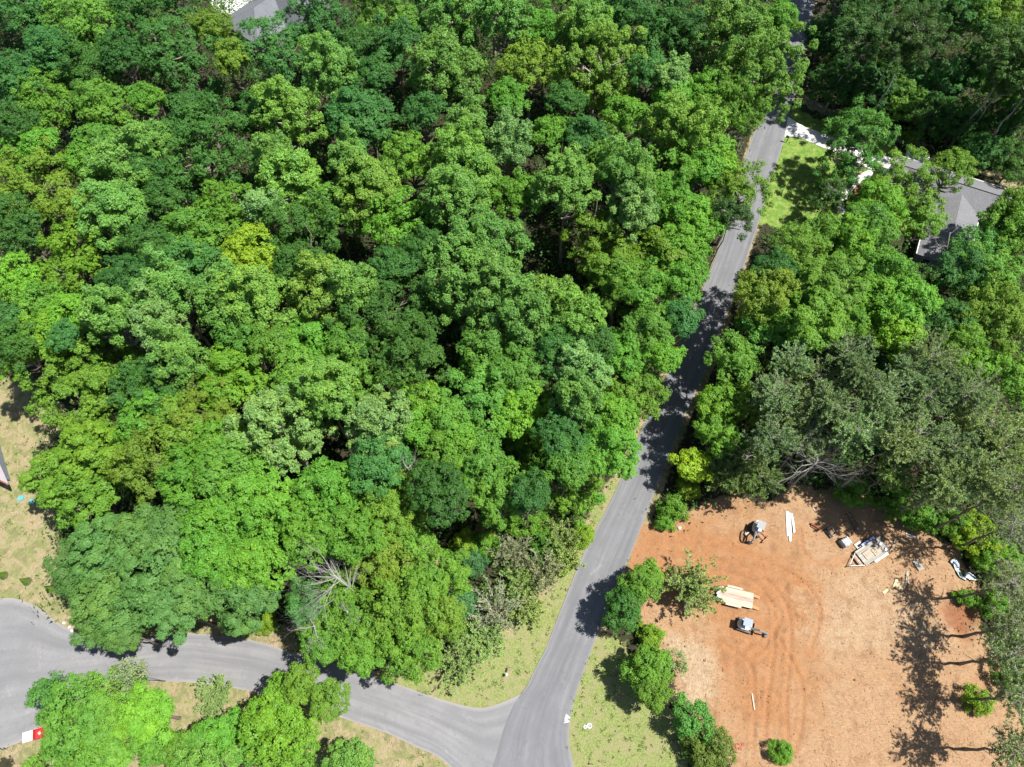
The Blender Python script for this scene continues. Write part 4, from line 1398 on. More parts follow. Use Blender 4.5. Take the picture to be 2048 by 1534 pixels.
BUSHES = '''
@ shrubs at the lower wood edge
533 1245 24 y|yellow green shrub on the side road verge
927 1084 26 y|bright lime shrub right of the fallen branches
992 1030 32 s|bright shrub below the shaded crown in the lower wood
968 1092 28 s|green shrub beside the brush pile
951 1128 26 e|bluish shrub left of the grey feathery bushes
1023 1102 42 c|grey feathery shrub nearest the brush pile
1086 1146 46 c|grey feathery shrub closest to the main road
995 1220 58 c|largest grey feathery shrub in the triangle
1115 1072 38 C|olive feathery shrub at the left road edge
1057 1042 40 s|bright green shrub above the feathery ones
1166 1070 22 y|small yellow shrub on the verge of the main road
1084 1088 26 s|small green shrub between two feathery shrubs
914 1318 50 C|olive feathery shrub at the tip over the side road
972 1278 40 C|olive feathery shrub below the largest grey one
1052 1222 36 C|olive feathery shrub right of the largest grey one
930 1205 32 e|emerald shrub left of the largest grey feathery one
1078 985 44 z|dull brownish olive shrub at the wood edge
1150 988 54 f4|yellow green shrub bank by the left road edge
1128 1125 30 C|feathery green shrub next to the dry verge
940 1262 30 C|dark feathery shrub under the olive one in the triangle
431 1392 38 C|round feathery shrub on the sand below the side road
1040 1165 34 C|feathery shrub in the middle of the triangle
@ small trees and shrubs west of the clay lot
1246 1218 46 d 8|dark round tree shading the right road edge
1278 1172 40 f 8|yellow green small tree above the dark round one
1298 1150 28 a 6|thin small tree at the clay entrance
1300 1270 26 y|bright shrub under the dark round tree
1292 1338 50 f 7|yellow green small tree on the grass strip
1308 1384 40 f 7|yellow green small tree below the other on the grass strip
1352 1325 26 X 4|pale sparse sapling on the straw coloured ground
1384 1440 46 A 6|green small tree at the lower left of the clay lot
1408 1498 50 z|dull olive shrub at the bottom edge by the bricks
1563 1504 22 s|small round green shrub at the bottom edge of the clay
1344 1018 30 s|green shrub at the clay entrance beside the road
1375 975 26 y|yellow shrub above the clay entrance
1330 1045 20 s|small shrub on the corner of road and clay
@ shrubs at the right edge of the clay lot
1948 1072 44 y|bright yellow green shrub above the sheeting strip
1905 1050 30 s|green shrub at the foot of the pine trunks
1990 1118 42 s|green shrub right of the sheeting strip
1985 1205 30 s|small green shrub above the dark soil pit
1958 1402 28 y|yellow shrub at the right of the lower clay
2025 1350 34 s|green shrub at the right edge below the pit
1930 1195 16 s|tiny shrub beside the pit rim
1768 890 26 e|teal shrub in the grove shade
1820 276 13 y|yellow shrub north of the house by the pad
1830 228 26 z|yellowish shrub in the shade north of the driveway
1735 395 26 e|dark shrub beside the red mulch bed
1500 640 28 y|yellow sprout in the shade at the right road edge
1842 1040 30 s|green shrub in shade beside the boards
1790 1012 34 s|dark green shrub at the top of the clay lot
1700 985 30 s|green shrub under the pines left of the black rack
'''
def parse(txt):
    g = None
    for ln in txt.strip().splitlines():
        ln = ln.strip()
        if not ln: continue
        if ln[0] == '@': g = ln[1:].strip(); continue
        a, lab = ln.split('|')
        f = a.split()
        k = f[3]
        bs = len(f) > 4 and f[4][0] == 'b'          # given by the foot of its trunk
        H = float(f[4].lstrip('b')) if len(f) > 4 else None
        if len(k) > 1:                   # a shrub kind given a height, or a tree kind kept low
            H = float(k[1:]); k = k[0]
        lab2 = lab
        if 'pine' in lab.split()[:3] and lab.split()[0] == 'pine': lab2 = 'grey green ' + lab
        yield float(f[0]), float(f[1]), float(f[2]), k, lab2, g, H, bs
n_tree = 0
for txt in (FOREST, SOUTH, EAST, PINES, BUSHES):
    for px, py, rp, k, lab, g, H, bs in parse(txt):
        if KIND[k][2] == 0: H = None
        plant(px, py, rp, k, lab, g, H, None, bs)
        n_tree += 1
print('trees', n_tree, 'crown meshes', len(_proto), 'tris', sum(len(m.polygons) * 2 for m in _proto.values()))

# --- bare dead trees
def dead_tree(base, top, seed, label, R=3.5, n=7, cat='dead tree', fan=None):
    r = np.random.default_rng(seed)
    root = empty('dead_tree', base, 0, label, cat, 'bare dead trees')
    t_ = Vector(top)
    pts = [Vector((0, 0, -.1)), t_ * .35 + Vector((r.normal(0, .1), r.normal(0, .1), 0)), t_ * .7, t_]
    mb = MB().tube(pts, [.17, .14, .11, .08], 7)
    mb.build('trunk', M_dead, root, smooth=True)
    for i in range(n):
        f = r.uniform(.62, 1.0)
        p0 = t_ * f
        a = i * 2.4 + r.normal(0, .3)
        if fan: a = fan[0] + (fan[1] - fan[0]) * (i + .5) / n + r.normal(0, .12)
        mb = MB()
        limb_tree(mb, p0, (math.cos(a), math.sin(a), r.uniform(.1, .8)), R * r.uniform(.45, .65), .052, 3, r, .62, 4, .12, 3)
        mb.build('branch', M_dead, root)
    return root
b = at(1572, 985, 0)
dead_tree(b, at(1636, 920, 12.5) - b, 21, 'white bare dead pine leaning among the grey pines', 5.4, n=18, fan=(-1.3, 4.0))
tp = at(668, 1150, 17.0)
b = Vector((tp.x + 2.2, tp.y - 1.2, 0))
dead_tree(b, tp - b, 22, 'bleached bare dead tree sticking out of the green crowns', 6.4, n=14, fan=(1.2, 4.4))
b = at(640, 1268, 0)
dead_tree(b, at(628, 1252, 12) - b, 23, 'thin bare dead tree over the side road verge', 3.0, n=6)
b = at(700, 1250, 0)
dead_tree(b, at(694, 1222, 13.2) - b, 24, 'bare grey branches in the yellow green crowns by the side road', 2.6, n=6)
b = at(1878, 575, 0)
dead_tree(b, at(1900, 465, 13) - b, 25, 'dark thin bare tree in front of the house wing', 3.2, n=5)
b = at(820, 960, 0)
dead_tree(b, at(815, 935, 16.5) - b, 26, 'grey bare branches poking through the thin crown in the lower wood', 2.6, n=6)

# --- small cone conifers on mulch rings in the dry lawn
for i, (px, py, lab) in enumerate([(8, 1151, 'leftmost'), (54, 1163, 'second from the left'), (103, 1178, 'third from the left'), (146, 1198, 'rightmost, half under the bluish crown')]):
    p = at(px, py, 0)
    ring = MB().cyl((0, 0, -.1), .62, .14, 20, r2=.52).build('mulch_ring', M_mulch)
    ring.location = (p.x, p.y, 0)
    tag(ring, 'dark mulch ring on the dry lawn, ' + lab.split(',')[0] + ' of the row', 'mulch ring', 'mulch rings in the dry lawn')
    if i == 0:
        r = np.random.default_rng(5)
        k = 1500
        z = r.random(k) ** 1.3
        a = r.uniform(0, 6.28, k)
        rr = (1 - z) * .42 * r.uniform(.75, 1.08, k) + .02
        c = np.c_[rr * np.cos(a), rr * np.sin(a), z * 1.5 + .08]
        n_ = unit(np.c_[np.cos(a), np.sin(a), np.full(k, .6)] + r.normal(0, .35, (k, 3)))
        cone_me = poly_mesh('cone_foliage', leaf_quads(c, n_, .13, r).reshape(-1, 3), 3, np.clip(r.normal(.5, .2, k), 0, 1))
        cone_me.materials.append(M_leaf)
    root = empty('cone_shrub', (p.x, p.y, .04), 0.3 * i, 'cone shaped yellow green conifer on a mulch ring, ' + lab.split(',')[0] + ' of four', 'shrub', 'young conifers on mulch rings')
    o = link_mesh('foliage', cone_me, root); o.color = (.085, .16, .02, 1)
    MB().tube([(0, 0, -.02), (0, 0, 1.2)], [.035, .01], 5).build('stem', M_bark, root)

# --- undergrowth between the trunks, weeds on the verges
r = np.random.default_rng(31)
k = 21000
x = r.uniform(-125, 125, k); y = r.uniform(-12, 150, k)
wz = zone_at([clay, dry, grass, lawn], x, y)
dr_ = zone_at([d_road], x, y)
ok = (wz < .25) & (dr_ < -1.8)
for hh, (bx0, bx1, by0, by1) in ((h1, (-1, Lm + 1, -1, Dm + 1)), (h1, (wx0 - 1, wx1 + 1, 0, wy + 1)), (h2, (-1, L2 + 1, -1, D2 + 4.5))):
    ca, sa_ = math.cos(hh.rotation_euler.z), math.sin(hh.rotation_euler.z)
    lx = (x - hh.location.x) * ca + (y - hh.location.y) * sa_
    ly = (x - hh.location.x) * sa_ - (y - hh.location.y) * ca
    ok &= ~((lx > bx0) & (lx < bx1) & (ly > by0) & (ly < by1))
x, y = x[ok], y[ok]
k = len(x)
hgt = r.uniform(.3, 4.2, k) * (.35 + vnoise(x * .2, y * .2, 9))
nq = 20
off = r.normal(0, 1, (k, nq, 3)) * np.c_[hgt * .45 + .15, hgt * .45 + .15, hgt * .22 + .05][:, None, :]
c = np.c_[x, y, hgt * .75][:, None, :] + off
c[..., 2] = np.abs(c[..., 2])
n_ = unit(off * .6 + r.normal(0, .5, (k, nq, 3)) + np.array([0, 0, 1.0]))
tint = np.clip(np.repeat(r.normal(.45, .22, k), nq) + r.normal(0, .1, k * nq), 0, 1)
V = leaf_quads(c.reshape(-1, 3), n_.reshape(-1, 3), .42, r)
me = poly_mesh('undergrowth', V.reshape(-1, 3), 3, tint)
me.materials.append(M_leaf)
ug = link_mesh('undergrowth', me); ug.color = (.055, .125, .022, 1)
tag(ug, 'low dark undergrowth covering the floor of the woods between the trunks', 'undergrowth', kind='stuff')

k = 14000
x = r.uniform(-75, 70, k); y = r.uniform(-8, 112, k)
g_ = zone_at([grass, dry * .55, lawn * .3], x, y); d_ = zone_at([d_road], x, y)
ok = (g_ > .3 + .4 * r.random(k)) & (d_ < .05) & (zone_at([clay], x, y) < .3)
x, y = x[ok], y[ok]; k = len(x)
nq = 9
off = r.normal(0, 1, (k, nq, 3)) * np.array([.13, .13, .03])
c = np.c_[x, y, np.full(k, .05)][:, None, :] + off
n_ = unit(r.normal(0, .8, (k, nq, 3)) + np.array([0, 0, .8]))
V = leaf_quads(c.reshape(-1, 3), n_.reshape(-1, 3), .17, r, .5)
me = poly_mesh('weeds', V.reshape(-1, 3), 3, np.clip(np.repeat(r.normal(.5, .28, k), nq), 0, 1))
me.materials.append(M_leaf)
wd = link_mesh('weeds', me); wd.color = (.105, .155, .035, 1)
tag(wd, 'weeds and grass tufts on the road verges and the dry lawn', 'weeds', kind='stuff')

# clods of clay thrown up by the machines
k = 3200
x = r.uniform(12, 66, k); y = r.uniform(-8, 32, k)
ok = (zone_at([clay], x, y) > .6) & (zone_at([d_road], x, y) < -.4) & (vnoise(x * .5, y * .5, 21) > .4 + .3 * r.random(k))
x, y = x[ok], y[ok]; k = len(x)
xi = np.clip(np.searchsorted(gx, x), 0, nx - 1); yi = np.clip(np.searchsorted(gy, y), 0, ny - 1)
s_ = r.uniform(.03, .13, k)[:, None]
c = np.c_[x, y, zg[yi, xi] + .01]
P_ = [c + s_ * unit(r.normal(0, .3, (k, 3)) + np.array(d_)) * np.array([1.2, 1.2, .8]) for d_ in ((1, 0, 0), (-.5, .87, 0), (-.5, -.87, 0), (0, 0, 1.2))]
V = np.stack([np.stack([P_[a], P_[b], P_[d_]], 1) for a, b, d_ in ((0, 1, 3), (1, 2, 3), (2, 0, 3))], 1).reshape(-1, 3)
me = poly_mesh('clods', V, 3)
me.materials.append(simple_mat('clay_clod', (.30, .15, .075), (.20, .095, .05), 2, .95, .1))
tag(link_mesh('clods', me), 'loose clods of red clay scattered over the cleared lot', 'clods', kind='stuff')

# straw, twigs and clods strewn over the clay
k = 5200
x = r.uniform(12, 66, k); y = r.uniform(-8, 32, k)
ok = (zone_at([clay], x, y) > .5) & (zone_at([d_road], x, y) < -.5) & (zone_at([fresh], x, y) < r.random(k) * 1.2)
x, y = x[ok], y[ok]; k = len(x)
c = np.c_[x, y, np.full(k, .0)]
xi = np.searchsorted(gx, x); yi = np.searchsorted(gy, y)
c[:, 2] = zg[np.clip(yi, 0, ny - 1), np.clip(xi, 0, nx - 1)] + .03
a = r.uniform(0, 3.14, k); ln = r.uniform(.08, .36, k)[:, None]
dv = np.c_[np.cos(a), np.sin(a), r.normal(0, .06, k)] * ln
V = tri_tubes(c - dv / 2, c + dv / 2, .018, .012)
me = poly_mesh('straw_litter', V, 4, np.repeat(np.clip(r.normal(.5, .3, k), 0, 1), 3))
tl = NT('straw'); at_ = tl.n('ShaderNodeAttribute', attribute_name='tint')
tl.pbsdf(tl.ramp(at_.outputs['Fac'], [(0, (.07, .05, .035)), (.5, (.20, .135, .08)), (1, (.42, .34, .24))]), .95, .1)
me.materials.append(tl.m)
tag(link_mesh('straw_litter', me), 'straw and twigs strewn over the cleared clay', 'litter', kind='stuff')

# ------------------------------------------------------------------ things on the clay lot and round it
def put(name, px, py, rz_px, label, cat, group=None, z=0.0):
    """an empty on the ground at a pixel, its +X pointing to a second pixel"""
    p = at(px, py, 0); q_ = at(rz_px[0], rz_px[1], 0) - p
    return empty(name, (p.x, p.y, z), math.atan2(q_.y, q_.x), label, cat, group)

# --- mini excavators
def excavator(root, body_mat, canopy_mat, swing, boom_pts, open_track=False, blade_x=-1.35):
    for s in (-1, 1):
        if open_track and s == -1:
            # the track is off: sprocket, idler and rollers show
            fr = MB().box((0, s * .6, .26), (1.3, .2, .18)).build('track_frame', M_orange, root)
            for x in (-.72, .72):
                MB().tube([(x, s * .6 - .12, .28), (x, s * .6 + .12, .28)], .24, 12).build('sprocket', M_orange, root)
            continue
        pts = []
        for k in range(9):
            a = math.pi / 2 + math.pi * k / 8; pts.append((-.72 + .27 * math.cos(a), .28 + .27 * math.sin(a)))
        for k in range(9):
            a = -math.pi / 2 + math.pi * k / 8; pts.append((.72 + .27 * math.cos(a), .28 + .27 * math.sin(a)))
        tr = MB().prism_xz(pts, s * .6 - .17, s * .6 + .17).build('track', M_black, root)
        mb = MB()
        for k in range(13):
            mb.box((-.75 + k * .125, s * .6, .565), (.05, .36, .03))
        mb.build('track_lug', M_dark, tr)
    MB().box((0, 0, .36), (1.0, .95, .28)).build('undercarriage', M_dark, root, bevel=.03)
    bl = MB().box((blade_x, 0, .22), (.09, 1.5, .38), ry=.12).build('dozer_blade', M_orange, root, bevel=.01)
    mb = MB()
    for s in (-1, 1):
        mb.box(((blade_x - .3) / 2 - .1, s * .32, .26), (abs(blade_x) - .35, .09, .1))
    mb.build('blade_arm', M_orange, bl)
    R = Matrix.Rotation(swing, 4, 'Z')
    hull = []
    for k in range(13):
        a = math.pi / 2 + math.pi * k / 12
        hull.append((-.30 + .72 * math.cos(a) * .95, .66 * math.sin(a)))
    hull += [(.35, -.60), (.62, -.40), (.62, .12), (.40, .62)]
    hp = [(R @ Vector((x, y, 0))).xy for x, y in hull]
    MB().prism(hp, .52, 1.12).build('body', body_mat, root, bevel=.05)
    cv = MB()
    cvp = [(R @ Vector((x, y, 0))).xy for x, y in [(-.92, -.35), (-.92, .35), (-.72, .52), (-.55, .52), (-.55, -.52), (-.72, -.52)]]
    cv.prism(cvp, 1.122, 1.30); cv.build('engine_cover', body_mat, root, bevel=.03)
    def rp(x, y, z): return R @ Vector((x, y, z))
    MB().box(rp(-.25, .1, 1.3), (.5, .5, .35), swing).box(rp(-.48, .1, 1.6), (.12, .5, .5), swing).build('seat', M_black, root, bevel=.03)
    mb = MB()
    for x, y in ((-.55, -.32), (-.55, .52), (.38, -.32), (.38, .52)):
        mb.tube([rp(x, y, 1.1), rp(x, y, 2.2)], .03, 6)
    mb.build('canopy_post', M_dark, root)
    MB().box(rp(-.08, .1, 2.24), (1.15, 1.05, .07), swing).build('canopy', canopy_mat, root, bevel=.03)
    mb = MB()
    for y in (-.1, .28):
        mb.tube([rp(.45, y, 1.1), rp(.42, y, 1.55)], .02, 5)
    mb.build('lever', M_black, root)
    B = [rp(*p) for p in boom_pts]
    bm = MB().tube(B[:3], [.15, .15, .10], 6).build('boom', body_mat if body_mat != M_white else M_grey, root)
    mid = (B[0] + B[1]) / 2
    MB().tube([B[0] + Vector((0, 0, -.2)), mid + Vector((0, 0, .16)), B[1] + Vector((0, 0, .17))], .045, 6).build('cylinder', M_steel, bm)
    st = MB().tube([B[2], B[3]], [.10, .075], 6).build('stick', M_grey, root)
    MB().tube([B[1] + Vector((0, 0, .15)), B[2] + Vector((0, 0, .17))], .04, 6).build('cylinder', M_steel, st)
    dirx = Vector((B[3].x - B[0].x, B[3].y - B[0].y, 0)).normalized()
    side = Vector((-dirx.y, dirx.x, 0))
    e = B[3]
    prof = [(0, .06), (.22, -.02), (.34, -.22), (.28, -.46), (.02, -.5)]
    mb = MB()
    for i in range(4):
        a, b_ = prof[i], prof[i + 1]
        P = [e + dirx * -a[0] + Vector((0, 0, a[1])), e + dirx * -b_[0] + Vector((0, 0, b_[1]))]
        vs = [P[0] - side * .26, P[0] + side * .26, P[1] + side * .26, P[1] - side * .26]
        nrm_ = (vs[1] - vs[0]).cross(vs[3] - vs[0]).normalized() * .03
        mb.add(vs + [v_ + nrm_ for v_ in vs], [(0, 1, 2, 3), (7, 6, 5, 4), (0, 4, 5, 1), (1, 5, 6, 2), (2, 6, 7, 3), (3, 7, 4, 0)])
    for s in (-1, 1):
        P = [e + side * .265 * s + dirx * -a[0] + Vector((0, 0, a[1])) for a in prof]
        mb.add(P + [p + side * .02 * s for p in P], [(0, 1, 2, 3, 4), (9, 8, 7, 6, 5)])
    bk = mb.build('bucket', M_steel, root)
    mb = MB()
    for k in range(4):
        mb.box(e + side * (-.2 + .133 * k) + Vector((0, 0, -.54)) + dirx * .02, (.05, .05, .12))
    mb.build('bucket_tooth', M_steel, bk)

ex2 = put('excavator', 1487, 1252, (1540, 1270), 'white mini excavator with grey canopy and low boom below the plank trailer', 'excavator', 'mini excavators on the clay lot')
excavator(ex2, M_white, M_slate, 0.0, [(.60, -.25, .95), (1.6, -.25, 1.75), (2.55, -.22, 1.15), (2.95, -.2, .55)], blade_x=1.25)
ex1 = put('excavator', 1511, 1059, (1498, 1046), 'white and dark mini excavator with one track off near the pines', 'excavator', 'mini excavators on the clay lot')
a_ = at(1500, 1086, 0) - at(1511, 1059, 0)
sw = math.atan2(a_.y, a_.x) - ex1.rotation_euler.z
excavator(ex1, M_white, M_grey, sw, [(.60, -.1, .95), (1.3, -.1, 1.85), (2.1, -.08, 1.75), (2.25, -.06, .75)], open_track=True, blade_x=-1.75)
# the loose rubber track lying beside it
tr = put('rubber_track', 1487.5, 1073.5, (1489, 1062), 'black rubber track loop lying flat on the clay beside the dark excavator', 'track')
mb = MB()
n = 40
ring = []
for k in range(n):
    a = 2 * math.pi * k / n
    ring.append((.86 * math.copysign(abs(math.cos(a)) ** .8, math.cos(a)), .47 * math.copysign(abs(math.sin(a)) ** .9, math.sin(a))))
for k in range(n):
    (x0, y0), (x1, y1) = ring[k], ring[(k + 1) % n]
    f = .93
    mb.add([(x0, y0, -.02), (x1, y1, -.02), (x1 * f, y1 * f, -.02), (x0 * f, y0 * f, -.02), (x0, y0, .24), (x1, y1, .24), (x1 * f, y1 * f, .24), (x0 * f, y0 * f, .24)],
           [(0, 1, 5, 4), (2, 3, 7, 6), (4, 5, 6, 7)])
mb.build('belt', M_black, tr)
mb = MB()
for k in range(0, n, 2):
    x, y = ring[k]; a = math.atan2(y, x)
    mb.box((x * 1.03, y * 1.03, .11), (.06, .05, .22), a)
mb.build('lug', M_black, tr)
g = put('gear_housing', 1493, 1068, (1500, 1064), 'pale drive gear housing lying between the loose track and the excavator', 'machine part')
MB().tube([(-.3, 0, .16), (.3, 0, .2)], [.2, .14], 12).build('housing', M_stone, g)
MB().tube([(-.05, -.3, .12), (-.05, .32, .16)], .09, 8).build('flange', M_steel, g)

# --- plank deck trailer
tl_ = put('trailer', 1468, 1195, (1504, 1203.5), 'flat wooden plank deck trailer with two ramps and weathered boards', 'trailer')
Lt, Wt = 4.6, 2.0
r = np.random.default_rng(3)
MB().box((0, 0, .42), (Lt, Wt - .1, .12)).build('frame', M_dark, tl_)
npl = 11
plank_me = None
for k in range(npl):
    w = Wt / npl
    y = -Wt / 2 + w * (k + .5)
    short = .55 if k in (0, npl - 1) else (.28 if k in (1, npl - 2) else 0)
    p = MB().box((short / 2 + r.uniform(-.04, .04), y, .525 + r.uniform(0, .012)), (Lt - short + r.uniform(-.06, .06), w * .93, .06)).build('plank', M_plank2 if k in (4, 5, 6) else M_plank, tl_)
for s in (-1, 1):
    y = s * (Wt / 2 + .16)
    MB().box((-.15, y, .66), (1.9, .27, .05)).box((.86, y, .56), (.05, .27, .22)).box((-1.16, y, .56), (.05, .27, .22)).build('fender', M_plank, tl_, bevel=.01)
    for x in (-.6, .3):
        w_ = MB().tube([(x, y - .1, .31), (x, y + .1, .31)], .31, 16).build('wheel', M_black, tl_)
        MB().tube([(x, y + s * .1, .31), (x, y + s * .112, .31)], .17, 10).build('rim', M_steel, w_)
    MB().box((Lt / 2 + .48, s * .72, .27), (1.0, .36, .05), ry=math.radians(27)).build('ramp', M_orange, tl_)
MB().tube([(-Lt / 2, .7, .42), (-Lt / 2 - 1.2, 0, .45), (-Lt / 2, -.7, .42)], .05, 6).build('tongue', M_dark, tl_)
bg_ = empty('feed_sack', at(1437, 1192, .56), .3, 'crumpled white sack on the front end of the plank trailer', 'sack')
bmv = MB().box((0, 0, .12), (.75, .6, .28), taper=.6)
o = bmv.build('sack', M_white, bg_); sm = o.modifiers.new('s', 'SUBSURF'); sm.levels = 2; sm.render_levels = 2
MB().box((.1, .42, .06), (.5, .22, .12), .4).build('neck', M_white, bg_, bevel=.04)

# --- flatbed trailer with A-frame tongue, loaded with pallets
fb = put('flatbed_trailer', 1742, 1103, (1717, 1119.5), 'flatbed trailer with white A frame tongue, blue fender and a deck of old boards', 'trailer')
LF, WF = 4.4, 2.15
MB().box((0, 0, .45), (LF, WF, .14)).build('frame', M_dark, fb)
for k in range(12):
    w = WF / 12; y = -WF / 2 + w * (k + .5)
    MB().box((0, y, .548 + r.uniform(0, .01)), (LF - r.uniform(0, .06), w * .94, .05)).build('plank', M_greyplank if k % 4 else M_plank, fb)
for s in (-1, 1):
    MB().tube([(LF / 2, s * .95, .45), (LF / 2 + 1.75, s * .05, .47)], .055, 6).build('tongue_rail', M_white, fb)
MB().box((LF / 2 + .32, 0, .44), (.34, 1.5, .05)).build('tongue_board', M_plank2, fb)
MB().box((LF / 2 + 1.85, 0, .5), (.34, .15, .12)).build('coupler', M_dark, fb, bevel=.02)
MB().tube([(LF / 2 + 1.5, .02, .1), (LF / 2 + 1.5, .02, .95)], .035, 8).build('jack', M_dark, fb)
for s, mt in ((-1, M_blue), (1, M_white)):
    y = s * (WF / 2 + .18)
    MB().box((-.25, y, .72), (2.2, .3, .05)).box((.86, y, .6), (.06, .3, .26)).box((-1.36, y, .6), (.06, .3, .26)).build('fender', mt, fb, bevel=.012)
    for x in (-.75, .2):
        w_ = MB().tube([(x, y - .11, .33), (x, y + .11, .33)], .33, 16).build('wheel', M_black, fb)
        MB().tube([(x, y + s * .11, .33), (x, y + s * .122, .33)], .18, 10).build('rim', M_steel, w_)
MB().box((-LF / 2 + .62, 0, .60), (1.2, WF - .1, .05)).build('tailgate_deck', M_dark, fb)

def pallet(name, loc, rz, L, W_, label, group, tilt=0.0, n=9, mat=None):
    root = empty(name, loc, rz, label, 'pallet', group)
    root.rotation_euler = (0, tilt, rz)
    for k in range(n):
        x = -L / 2 + L / n * (k + .5)
        MB().box((x, 0, .13), (L / n * .62, W_, .022)).build('slat', mat or M_plank, root)
    for y in (-W_ / 2 + .05, 0, W_ / 2 - .05):
        MB().box((0, y, .06), (L, .05, .115)).build('stringer', M_greyplank, root)
    return root
def on_deck(x, y, z=.585): return fb.matrix_basis @ Vector((x, y, z))
rf = fb.rotation_euler.z
fb_m = Matrix.Translation(fb.location) @ Matrix.Rotation(rf, 4, 'Z')
pallet('pallet', fb_m @ Vector((.95, .05, .585)), rf + .06, 1.25, 1.05, 'slatted pallet on the front half of the flatbed deck', 'pallets on and beside the flatbed')
pallet('pallet', fb_m @ Vector((-.35, .25, .585)), rf + .05, 1.15, .95, 'slatted pallet in the middle of the flatbed deck', 'pallets on and beside the flatbed')
p = at(1718.5, 1093, 0)
pallet('pallet', (p.x, p.y, 0), rf, 1.0, 1.15, 'pale slatted pallet on the ground beside the blue fender', 'pallets on and beside the flatbed', n=8, mat=M_white)
for i, (x, y, lab) in enumerate([(-1.35, -.15, 'pale concrete block on the dark rear deck of the flatbed, nearer the blue fender'), (-1.5, .75, 'pale concrete block on the dark rear deck corner of the flatbed, nearer the white fender')]):
    b_ = empty('concrete_block', fb_m @ Vector((x, y, .625)), rf + .5, lab, 'block', 'blocks on the flatbed')
    MB().box((0, 0, .1), (.48, .3, .19)).build('block', M_conc, b_, bevel=.01)
# poles behind the flatbed
for i, (a, b, lab) in enumerate([((1777, 1078), (1787, 1090), 'short bare pole behind the flatbed, pointing at its rear corner'),
                                 ((1792, 1077), (1781, 1101), 'longest bare pole lying behind the flatbed'),
                                 ((1796, 1081), (1784, 1096), 'bare pole lying furthest right behind the flatbed')]):
    A_, B_ = at(*a, .12 + .05 * i), at(*b, .08 + .05 * i)
    o = empty('pole', (A_.x, A_.y, 0), 0, lab, 'pole', 'poles behind the flatbed')
    MB().tube([Vector((0, 0, A_.z)), Vector((B_.x - A_.x, B_.y - A_.y, B_.z))], [.06, .045], 6).build('shaft', M_plank, o)

# --- long white boards by the excavator
for i, (a, b, w, lab) in enumerate([((1574, 1023), (1576, 1072), .34, 'widest long white board, leftmost of the three near the excavator'),
                                    ((1579, 1026), (1580, 1083), .24, 'longest white board, middle of the three near the excavator'),
                                    ((1583, 1027), (1588, 1066), .20, 'short white board, rightmost of the three near the excavator')]):
    A_, B_ = at(*a), at(*b)
    d_ = B_ - A_
    o = empty('board', ((A_ + B_) / 2 + Vector((0, 0, .02 + .03 * i))), math.atan2(d_.y, d_.x), lab, 'board', 'white boards on the clay')
    MB().box((0, 0, .03), (d_.length, w, .05)).build('plank', M_white, o)
    MB().box((.2, w * .5 + .035, .02), (d_.length - .7, .06, .03)).build('lip', M_white, o)

# --- wrapped bale, black rack, bundle, timber
w_ = put('wrapped_bale', 1688, 1086, (1696, 1081), 'white and grey plastic wrapped bale left of the flatbed', 'bale')
o = MB().box((0, 0, .52), (1.25, 1.2, .86), taper=.92).build('wrapping', M_wrap, w_, bevel=.14)
MB().box((0, 0, .05), (1.3, 1.2, .1)).build('base', M_greyplank, w_)
for x in (-.3, .3):
    MB().box((x, 0, .953), (.07, 1.0, .012)).build('strap', M_black, w_)
rk = put('rack', 1704, 1043, (1709, 1052), 'long black metal rack lying in the shade at the wood edge', 'rack')
for y in (-.32, .32):
    MB().box((0, y, .28), (2.5, .07, .07)).build('rail', M_black, rk)
for k in range(7):
    MB().box((-1.15 + k * .383, 0, .29), (.06, .6, .05)).build('rung', M_dark, rk)
for x in (-1.1, 1.1):
    for y in (-.32, .32):
        MB().box((x, y, .12), (.07, .07, .26)).build('leg', M_black, rk)
MB().box((1.15, .05, .38), (.25, .28, .12)).build('bracket', M_steel, rk)
bn = put('broken_pallet', 1661, 1064, (1667, 1060), 'dark broken pallet frame with pale slats left of the wrapped bale', 'pallet')
for y in (-.55, -.2, .2, .5):
    MB().box((.1 * y, y, .16), (1.25, .06, .03)).build('slat', M_plank, bn)
for x in (-.55, -.3):
    MB().box((x, 0, .2), (.2, 1.35, .12)).build('beam', M_black, bn)
MB().box((.5, 0, .08), (.08, 1.1, .1)).build('stringer', M_greyplank, bn)
tm = put('timber', 1630, 1053, (1637, 1057), 'short rust red timber lying in the pine shadow', 'timber')
MB().box((0, 0, .2), (1.3, .3, .3)).build('beam', M_rust, tm, bevel=.02)
MB().box((.02, -.26, .06), (1.15, .2, .12)).build('beam', M_rust, tm, bevel=.02)

# --- boards, plywood, panels on the right of the lot
def flat(name, a, b, w, mat, label, cat, group=None, th=.04, z=.0):
    A_, B_ = at(*a), at(*b); d_ = B_ - A_
    o = empty(name, (A_ + B_) / 2 + Vector((0, 0, z)), math.atan2(d_.y, d_.x), label, cat, group)
    MB().box((0, 0, .02 + th / 2), (d_.length, w, th)).build('plank' if w < .5 else 'sheet', mat, o)
    return o
flat('board', (1811, 1071), (1838, 1081), .2, M_plank, 'longest pale board in the sun right of the flatbed', 'board', 'pale boards right of the flatbed', z=.03)
flat('board', (1812, 1067), (1826, 1074), .22, M_white, 'white board above the longest pale board', 'board', 'pale boards right of the flatbed')
flat('board', (1822, 1072), (1834, 1078), .25, M_plank, 'short pale board overlapping the end of the longest one', 'board', 'pale boards right of the flatbed', z=.08)
ps = flat('plywood_sheet', (1788, 1166), (1807, 1177), 1.05, M_ply, 'clean tan plywood sheet lying on the clay', 'plywood')
MB().box((-.5, .62, .04), (.36, .22, .03)).build('sheet', M_ply, ps)
flat('plywood_offcut', (1766, 1186), (1775, 1179), .34, M_ply, 'small tan plywood offcut left of the clean sheet', 'plywood')
